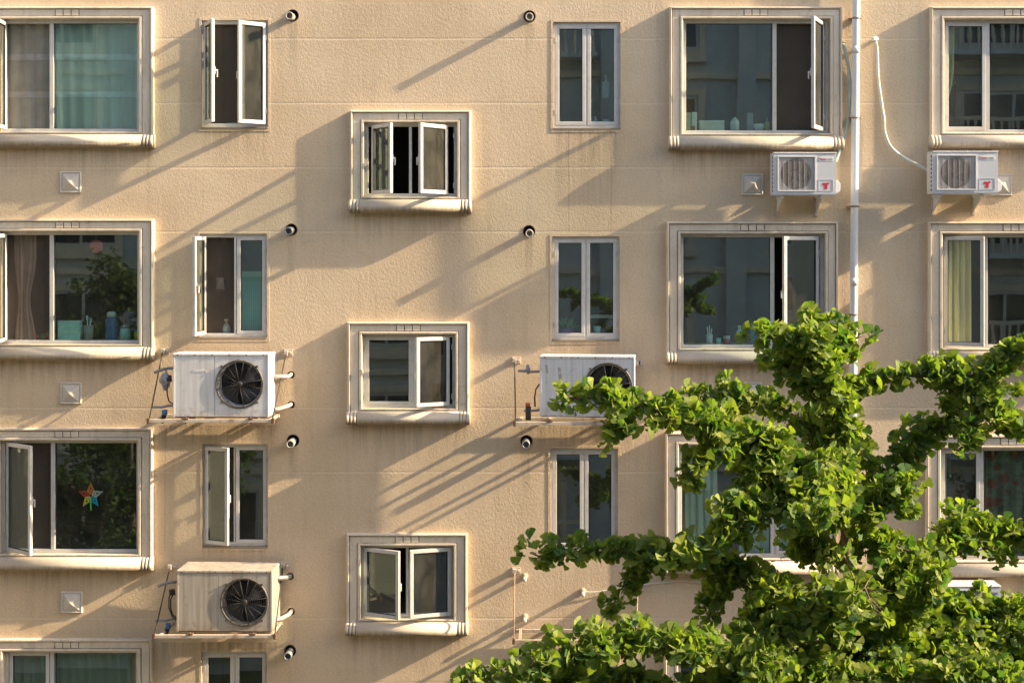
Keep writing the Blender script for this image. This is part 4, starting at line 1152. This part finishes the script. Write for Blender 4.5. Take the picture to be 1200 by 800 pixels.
def leaves_along(limbs, per_m, size, droop=.55):
    """limbs: list of (points, radii). Leaves come in whorls on spurs along the limbs and their side twigs."""
    P_, D_, N_, S_, twigs = [], [], [], [], []
    for pts, rad in limbs:
        seg = [(pts[i + 1] - pts[i]).length for i in range(len(pts) - 1)]; tot = sum(seg)
        ph0 = random.uniform(0, 6)
        ns = max(2, int(tot * 1.25 * per_m ))
        for _ in range(ns):
            u = random.random() * tot; i = 0
            while u > seg[i] and i < len(seg) - 1: u -= seg[i]; i += 1
            f = u / seg[i]; c = pts[i].lerp(pts[i + 1], f); r = rad[i] + (rad[i + 1] - rad[i]) * f
            if random.random() > .12 + .88 * r / max(rad): continue
            lob = .42 + .85 * abs(math.sin((u + sum(seg[:i])) * 7.5 + ph0)) ; r *= lob
            t = (pts[i + 1] - pts[i]).normalized()
            a = random.uniform(0, 2 * math.pi); rr = r * math.sqrt(random.random()) * random.choice((.7, .9, 1, 1.1, 1.1, 1.5))
            s = t.cross(Vector((0, 0, 1)));
            s = s.normalized() if s.length > .1 else Vector((1, 0, 0))
            up = s.cross(t)
            off = s * math.cos(a) * rr * 1.5 + up * math.sin(a) * rr * .7 + t * random.uniform(-.04, .04)
            p = c + off
            if random.random() < .10: twigs.append((c, p))
            if abs(p.x - GAP.x) < .10 and abs(p.z - GAP.z) < .16 and p.y < TY + .03: continue
            outw = (off.normalized() if off.length > 1e-4 else up) + t * .25
            for k in range(random.randint(3, 6)):
                d = Vector((random.gauss(0, .75), random.gauss(0, .75), random.gauss(.12, .7))) + outw * 1.15
                d.normalize(); pet = d * random.uniform(.015, .055) + Vector((0, 0, .01))
                dd = d + Vector((0, 0, random.uniform(-.55, .25)))
                nn = Vector((random.gauss(0, 1), random.gauss(-.35, 1), random.gauss(.75, .8)))
                P_.append(p + pet); D_.append(dd); N_.append(nn); S_.append(size * random.choice((.5, .7, .9, 1, 1.1, 1.2, 1.3)) * random.uniform(.8, 1.2))
    return np.array(P_), np.array(D_), np.array(N_), np.array(S_), twigs


GAP = T(992, 646)


def limb(*pp):
    """px, py, depth offset, leaf radius in px"""
    return [T(a, b, d) for a, b, d, r in pp], [max(2.5, r * .84 - 10) / KT for a, b, d, r in pp]


LIMBS = [
    # crown leader
    limb((985, 560, 0, 34), (975, 480, 0, 40), (965, 425, 0, 42), (957, 392, 0, 34), (953, 372, 0, 10)),
    limb((970, 440, 0, 30), (935, 400, -.15, 34), (905, 395, -.2, 22), (880, 393, -.2, 8)),
    limb((965, 430, .05, 30), (990, 395, .1, 24), (1004, 400, .1, 8)),
    limb((975, 470, 0, 28), (930, 430, .1, 26), (900, 430, .1, 8)),
    # upper left dark branch and long bright branch
    limb((975, 520, .1, 26), (920, 480, .35, 26), (860, 465, .5, 20), (815, 470, .6, 13), (795, 472, .6, 4)),
    limb((985, 590, -.1, 34), (930, 545, -.3, 40), (860, 510, -.5, 38), (800, 490, -.6, 30), (740, 475, -.7, 24), (700, 465, -.7, 17), (668, 466, -.7, 10), (655, 470, -.7, 4)),
    limb((860, 520, -.5, 34), (820, 540, -.55, 26), (800, 560, -.55, 12)), limb((740, 480, -.7, 22), (720, 505, -.7, 16), (712, 520, -.7, 6)),
    # drooping mass left of the trunk
    limb((985, 610, -.2, 36), (930, 585, -.5, 42), (890, 590, -.6, 36), (860, 620, -.7, 28), (830, 645, -.75, 18), (790, 655, -.8, 8)),
    limb((960, 570, -.3, 40), (900, 540, -.45, 40), (860, 560, -.5, 30)),
    # lower left long branch
    limb((990, 720, .0, 40), (930, 698, -.1, 30), (860, 672, -.2, 26), (790, 652, -.3, 24), (720, 648, -.35, 21), (670, 648, -.35, 15), (632, 650, -.35, 8), (622, 650, -.35, 3)),
    limb((790, 655, -.3, 18), (750, 670, -.3, 15), (728, 692, -.3, 11), (722, 708, -.3, 5)), limb((860, 660, -.2, 24), (838, 695, -.2, 17), (828, 735, -.2, 13), (825, 755, -.2, 5)),
    # bottom left branch
    limb((1000, 800, -.2, 44), (920, 775, -.6, 38), (850, 765, -.9, 34), (780, 755, -1.1, 32), (710, 758, -1.2, 30), (660, 770, -1.3, 26), (600, 788, -1.35, 20), (545, 802, -1.4, 10)),
    limb((980, 830, -.3, 46), (880, 815, -.7, 40), (780, 810, -.9, 34), (700, 800, -1.0, 30), (640, 800, -1.1, 24), (590, 806, -1.1, 14)),
    # right side
    limb((980, 480, .0, 26), (1010, 450, .1, 18), (1050, 440, .15, 19), (1100, 440, .2, 22), (1150, 440, .2, 28), (1190, 415, .25, 28), (1225, 390, .25, 20)),
    limb((1100, 445, .2, 22), (1150, 470, .15, 28), (1185, 500, .1, 26), (1225, 510, .1, 18)), limb((1130, 480, .1, 22), (1135, 510, .05, 18), (1128, 530, .0, 8)),
    limb((992, 610, .1, 40), (1040, 560, .25, 36), (1080, 520, .3, 26), (1110, 490, .3, 26), (1140, 465, .3, 18)),
    limb((990, 620, -.1, 44), (1030, 590, -.2, 40), (1060, 580, -.25, 28), (1075, 575, -.3, 10)), limb((995, 640, .1, 40), (1045, 640, .15, 30), (1068, 650, .15, 12)),
    limb((998, 720, .1, 38), (1050, 680, .35, 38), (1100, 640, .55, 36), (1150, 622, .7, 34), (1200, 630, .8, 34), (1240, 645, .8, 24)),
    limb((1150, 640, .6, 26), (1175, 655, .6, 16)),
    limb((1000, 750, .1, 44), (1060, 710, .2, 38), (1110, 715, .3, 30), (1160, 720, .35, 24), (1210, 715, .4, 22)),
    limb((1005, 800, .2, 42), (1080, 780, .5, 40), (1150, 770, .7, 42), (1230, 775, .8, 40)), limb((1005, 830, .2, 46), (1090, 820, .4, 44), (1220, 815, .6, 44)),
    limb((1060, 730, -.1, 34), (1090, 690, -.2, 28), (1100, 668, -.2, 16)),
    limb((1010, 770, -.1, 40), (1060, 750, .1, 40), (1120, 745, .2, 38), (1180, 745, .25, 34), (1230, 745, .3, 30)), limb((1010, 740, .5, 40), (1070, 745, .8, 38), (1130, 760, 1.0, 36), (1190, 790, 1.1, 36)), limb((1015, 790, -.3, 42), (1090, 800, -.4, 42), (1200, 800, -.5, 42)),
    # fill round the trunk
    limb((1000, 820, 0, 46), (995, 745, 0, 40), (993, 705, 0, 30)),
    limb((990, 660, .1, 38), (945, 640, .15, 36), (915, 655, .2, 20)), limb((1000, 720, .1, 44), (935, 725, .2, 36), (890, 715, .25, 26), (870, 705, .25, 12)),
    limb((995, 690, -.4, 40), (960, 725, -.5, 36), (900, 750, -.6, 30)),
    # towards and away from the street
    limb((985, 560, 0, 32), (965, 585, -.6, 34), (950, 610, -1.0, 24)), limb((995, 700, 0, 40), (1015, 690, -.8, 36), (1025, 715, -1.2, 24)), limb((985, 540, 0, 32), (1000, 520, .6, 28), (1010, 530, .9, 14)),
    # below the picture
    limb((1005, 900, 0, 60), (900, 880, -.6, 55), (760, 890, -1.0, 45), (640, 900, -1.2, 25)), limb((1005, 920, 0, 60), (1120, 890, .5, 55), (1260, 890, .9, 40)),
    limb((1010, 1020, 0, 60), (880, 1000, .7, 60), (740, 1020, 1.3, 45)), limb((1010, 1040, 0, 60), (1130, 1010, -.7, 60), (1270, 1020, -1.2, 40)), limb((1010, 1160, 0, 60), (860, 1130, -.4, 60), (700, 1140, -.8, 45)),
]
base = T(1018, 1300); base.z = 0
tree = thing('ginkgo_tree', 'bright green ginkgo tree with tiered leafy branches in front of the building', 'tree', base)
tr = MB()
tpts = [base, T(1012, 1300), T(1010, 1100), T(1006, 900), T(1003, 780), T(997, 700), T(991, 630), T(986, 560), T(978, 490), T(967, 420), T(956, 365)]
tr.tube(tpts, [.15, .11, .09, .065, .05, .042, .034, .026, .018, .012, .004], 12)
for pts, rad in LIMBS[1:]:
    n = len(pts); r0 = .022 if n > 4 else .012
    wob = [p + Vector((random.uniform(-.012, .012), random.uniform(-.02, .02), random.uniform(-.012, .012))) for p in pts]
    tr.tube(wob, [r0 * (1 - .85 * i / (n - 1)) for i in range(n)], 7)
SPRAYS = []
for pts, rad in LIMBS:
    seg = [(pts[i + 1] - pts[i]).length for i in range(len(pts) - 1)]
    for i, l in enumerate(seg):
        tg = (pts[i + 1] - pts[i]).normalized()
        for _ in range(max(1, int(l * 19))):
            f = random.random(); c = pts[i].lerp(pts[i + 1], f); r = rad[i] + (rad[i + 1] - rad[i]) * f
            d = (Vector((random.gauss(0, .95), random.gauss(0, .95), random.gauss(.12, .5))) + tg * random.uniform(.1, 1.1)).normalized()
            e = c + d * (r * random.choice((.6, .8, 1.1, 1.4, 2.1)) + .025)
            SPRAYS.append(([c, c.lerp(e, .55) + Vector((0, 0, .012)), e], [.012, .020, .016]))
for pts, rad in SPRAYS: tr.tube(pts, [.006, .004, .0015], 4)
LIMBS = [(p, [q * .62 for q in r]) for p, r in LIMBS]
p_, d_, n_, s_, tw = leaves_along(LIMBS, 66, .057)
q_ = leaves_along(SPRAYS, 74, .057)
p_, d_, n_, s_ = [np.concatenate(z) for z in zip((p_, d_, n_, s_), q_[:4])]
for a, b in tw: tr.tube([a, a.lerp(b, .5) + Vector((0, 0, .01)), b], [.006, .004, .002], 5)
tr.v = [tuple(Vector(v) - base) for v in tr.v]
tt = tr.build('trunk', M['bark']); tt.parent = tree
lm = leaf_mesh('crown', p_ - np.array(base), d_, n_, s_, np.clip(rng.normal(.54, .34, len(p_)), 0, 1), M['leaf'], tree)
print('leaves', len(p_))


# ------------------------------------------------------------------ street trees that only the window glass sees
def street_tree(x, y, h, rad, label, seed):
    rs = random.Random(seed); b = Vector((x, y, 0))
    t = thing('street_tree', label, 'tree', b, 'street trees across the yard')
    mb = MB(); mb.tube([(0, 0, 0), (.05, 0, h * .35), (-.05, .05, h * .65), (0, 0, h * .95)], [.16, .12, .08, .02], 10)
    pos = []
    for k in range(26):
        a = rs.uniform(0, 6.28); q = rs.uniform(.25, .95); e = rad * rs.uniform(.55, 1.0) * math.sqrt(max(.05, 1 - (2 * q - 1.15) ** 2)); z0 = h * (.25 + .6 * q)
        tip = Vector((e * math.cos(a), e * math.sin(a), z0 + rs.uniform(-.2, .5)))
        mb.tube([(0, 0, z0 - .5), tip * .55 + Vector((0, 0, .45 * z0 - .1)), tip], [.04, .025, .008], 6)
        for j in range(16):
            f = rs.uniform(.25, 1.1); c = Vector((0, 0, z0 - .4)).lerp(tip, f) + Vector((rs.gauss(0, .22), rs.gauss(0, .22), rs.gauss(0, .18)))
            for m_ in range(22): pos.append((c.x + rs.gauss(0, .14), c.y + rs.gauss(0, .14), c.z + rs.gauss(0, .11)))
    lpart(mb, 'trunk', M['bark'], t)
    pos = np.array(pos); n = len(pos)
    leaf_mesh('crown', pos, rng.normal(0, 1, (n, 3)) + np.array([0, 0, -.3]), rng.normal(0, .6, (n, 3)) + np.array([0, 0, 1]), rng.uniform(.08, .16, n), np.clip(rng.normal(.5, .3, n), 0, 1), M['leaf2'], t)


street_tree(-9.4, -14.6, 14.0, 2.3, 'tall dark street tree left of the middle of the yard', 1)
street_tree(-9.2, -12.5, 9.2, 2.8, 'shorter leafy street tree left of the dark one in the yard', 2)
street_tree(11.5, -15.0, 9.6, 2.5, 'leafy street tree at the right of the yard', 3)
street_tree(-16.5, -14.0, 11.6, 2.8, 'tallest leafy street tree at the far left', 4)

# ------------------------------------------------------------------ the block across the yard (behind the camera, seen in the glass)
opp = thing('facing_building', 'grey rendered apartment block across the yard facing the ochre one', 'building', (0, -22.5, 0))
mb = MB(); mb.box(-48, 30, -34, -22.5, 0, 20.5); part(mb, 'wall', M['facade2'], opp)
mb = MB(); mb.box(-48.4, 30.4, -34.4, -22.1, 20.51, 20.9); part(mb, 'roof', M['paving'], opp)
for i, xx in enumerate((-27,-22.5, -18, -13.6, -9.2, -4.6, -.6, 3.4, 8.2, 12.8, 17.5, 22)):
    for st in range(7):
        zc = 1.6 + st * 2.8
        if abs(xx) < 1.5 and 9 < zc < 14: continue
        ww = 1.0 if i % 2 else .65
        f = MB(); frame_ring(f, xx - ww, xx + ww, zc - .75, zc + .75, .08, -22.499, -22.42); f.box(xx - .04, xx + .04, -22.499, -22.425, zc - .67, zc + .67)
        wn = part(f, 'window', M['upvc'], opp)
        g = MB(); frame_ring(g, xx - ww - .2, xx + ww + .2, zc - .95, zc + .95, .19, -22.499, -22.38); g.box(xx - ww - .25, xx + ww + .25, -22.499, -22.28, zc - 1.12, zc - .951); part(g, 'surround', M['stone'], wn)
        p = MB(); p.box(xx - ww + .08, xx + ww - .08, -22.499, -22.46, zc - .67, zc + .67); part(p, 'pane', M['pane2'], wn)
    if i in (2, 6, 9, 10):
        for st in range(1, 7):
            zc = 1.6 + st * 2.8 - .95
            if abs(xx) < 3 and 9 < zc < 14: continue
            bl = MB(); bl.box(xx - 1.6, xx + 1.6, -22.499, -21.5, zc - .15, zc); b_ = part(bl, 'balcony', M['facade2'], opp)
            r_ = MB(); r_.box(xx - 1.6, xx + 1.6, -21.62, -21.5, zc + .85, zc + .95)
            for k in range(14):
                r_.lathe([(.05, zc), (.03, zc + .15), (.06, zc + .35), (.03, zc + .65), (.05, zc + .85)], 8, (xx - 1.5 + k * 3.0 / 13, -21.56, 0))
            part(r_, 'balustrade', M['stone'], b_)

for st in range(1, 8):
    mb = MB(); mb.box(-48, 30, -22.5 + .001, -22.36, st * 2.8 + .02, st * 2.8 + .2); part(mb, 'string_course', M['stone'], opp)
for xx in (-25, -20.3, -15.8, -11.4, -7, -2.7, 1.4, 5.8, 10.5, 15.1, 19.8):
    mb = MB(); mb.box(xx - .28, xx + .28, -22.499, -22.25, 0, 20.4); part(mb, 'pilaster', M['facade2'], opp)

# ------------------------------------------------------------------ sunlit wing closing the left end of the yard, seen in the open sashes
wing = thing('side_building', 'sunlit beige apartment wing closing the left end of the yard', 'building', (-31, -20, 0))
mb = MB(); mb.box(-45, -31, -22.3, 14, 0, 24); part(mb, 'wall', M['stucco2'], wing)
mb = MB(); mb.box(-45.3, -30.7, -22.3, 14.3, 24.01, 24.4); part(mb, 'roof', M['paving'], wing)
for yy in (-20, -16.5, -13, -9.5, -6, -2.5):
    for st in range(8):
        zc = 1.6 + st * 2.8
        f = MB(); f.box(-30.999, -30.9, yy - .8, yy + .8, zc - .8, zc - .7); f.box(-30.999, -30.9, yy - .8, yy + .8, zc + .7, zc + .8)
        for q in (-.8, -.04, .72): f.box(-30.999, -30.901, yy + q, yy + q + .08, zc - .7, zc + .7)
        wn = part(f, 'window', M['upvc'], wing)
        p = MB(); p.box(-30.999, -30.95, yy - .72, yy + .72, zc - .7, zc + .7); part(p, 'pane', M['pane2'], wn)

wing2 = thing('end_building', 'shaded beige apartment block closing the sunny right end of the yard', 'building', (45, -20, 0))
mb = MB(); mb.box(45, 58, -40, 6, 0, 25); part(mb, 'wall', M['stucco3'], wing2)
mb = MB(); mb.box(44.7, 58.3, -40.3, 6.3, 25.01, 25.4); part(mb, 'roof', M['paving'], wing2)
for yy in (-36, -32, -28, -24, -20, -16, -12, -8, -4, 0, 4):
    for st in range(7):
        zc = 1.6 + st * 2.8
        f = MB(); f.box(44.9, 44.999, yy - .8, yy + .8, zc - .8, zc - .7); f.box(44.9, 44.999, yy - .8, yy + .8, zc + .7, zc + .8)
        for q in (-.8, -.04, .72): f.box(44.901, 44.999, yy + q, yy + q + .08, zc - .7, zc + .7)
        wn = part(f, 'window', M['upvc'], wing2)
        p = MB(); p.box(44.95, 44.999, yy - .72, yy + .72, zc - .7, zc + .7); part(p, 'pane', M['pane2'], wn)

# ------------------------------------------------------------------ ground
def sheet(name, x0, x1, y0, y1, z, m):
    mb = MB(); mb.add([(x0, y0, z), (x1, y0, z), (x1, y1, z), (x0, y1, z)], [(0, 1, 2, 3)]); o = mb.build(name, m); o['kind'] = 'structure'; return o


sheet('ground', -400, 400, -400, 400, -.004, M['lawn'])
sheet('road', -80, 80, -14.5, -11.2, .004, M['ground'])
for y0, y1 in ((-11.2, -11.05), (-14.65, -14.5)):
    mb = MB(); mb.box(-80, 80, y0, y1, -.003, .12); o = mb.build('kerb', M['paving'], None, .01); o['kind'] = 'structure'
sheet('pavement', -80, 80, -8, -.02, .006, M['paving'])

# ------------------------------------------------------------------ light
sun_dir = Vector((1.0, -.115, .53)).normalized()
sd = bpy.data.lights.new('sun', 'SUN'); sd.energy = 4.5; sd.angle = R(.53); sd.color = (1.0, .80, .54)
so = bpy.data.objects.new('sun', sd); COL.objects.link(so); so.rotation_euler = sun_dir.to_track_quat('Z', 'Y').to_euler(); so.location = (30, -10, 40)
w = bpy.data.worlds.new('World'); sc.world = w; w.use_nodes = True
nt = w.node_tree; bg = nt.nodes['Background']
sky = nt.nodes.new('ShaderNodeTexSky'); sky.sky_type = 'NISHITA'; sky.sun_disc = False
sky.sun_elevation = math.asin(sun_dir.z); sky.sun_rotation = math.atan2(sun_dir.x, sun_dir.y)
sky.air_density = 1.0; sky.dust_density = 3.5; sky.ozone_density = 1.0
nt.links.new(sky.outputs[0], bg.inputs[0]); bg.inputs[1].default_value = .125

# ------------------------------------------------------------------ camera
cd = bpy.data.cameras.new('camera'); co = bpy.data.objects.new('camera', cd); COL.objects.link(co)
co.location = (0, -D, ZE); co.rotation_euler = (R(90), 0, 0)
cd.sensor_width = 36; cd.lens = 36 * D / (1200 / S); cd.shift_x = -(CX - 600) / 1200; cd.shift_y = -(400 - CY) / 1200
cd.clip_start = .1; cd.clip_end = 2000
sc.camera = co
sc.view_settings.view_transform = 'Standard'; sc.view_settings.look = 'None'; sc.view_settings.gamma = 1
sc.view_settings.exposure = 1.5
sc.cycles.max_bounces = 10; sc.cycles.transparent_max_bounces = 16; sc.cycles.caustics_reflective = False; sc.cycles.caustics_refractive = False
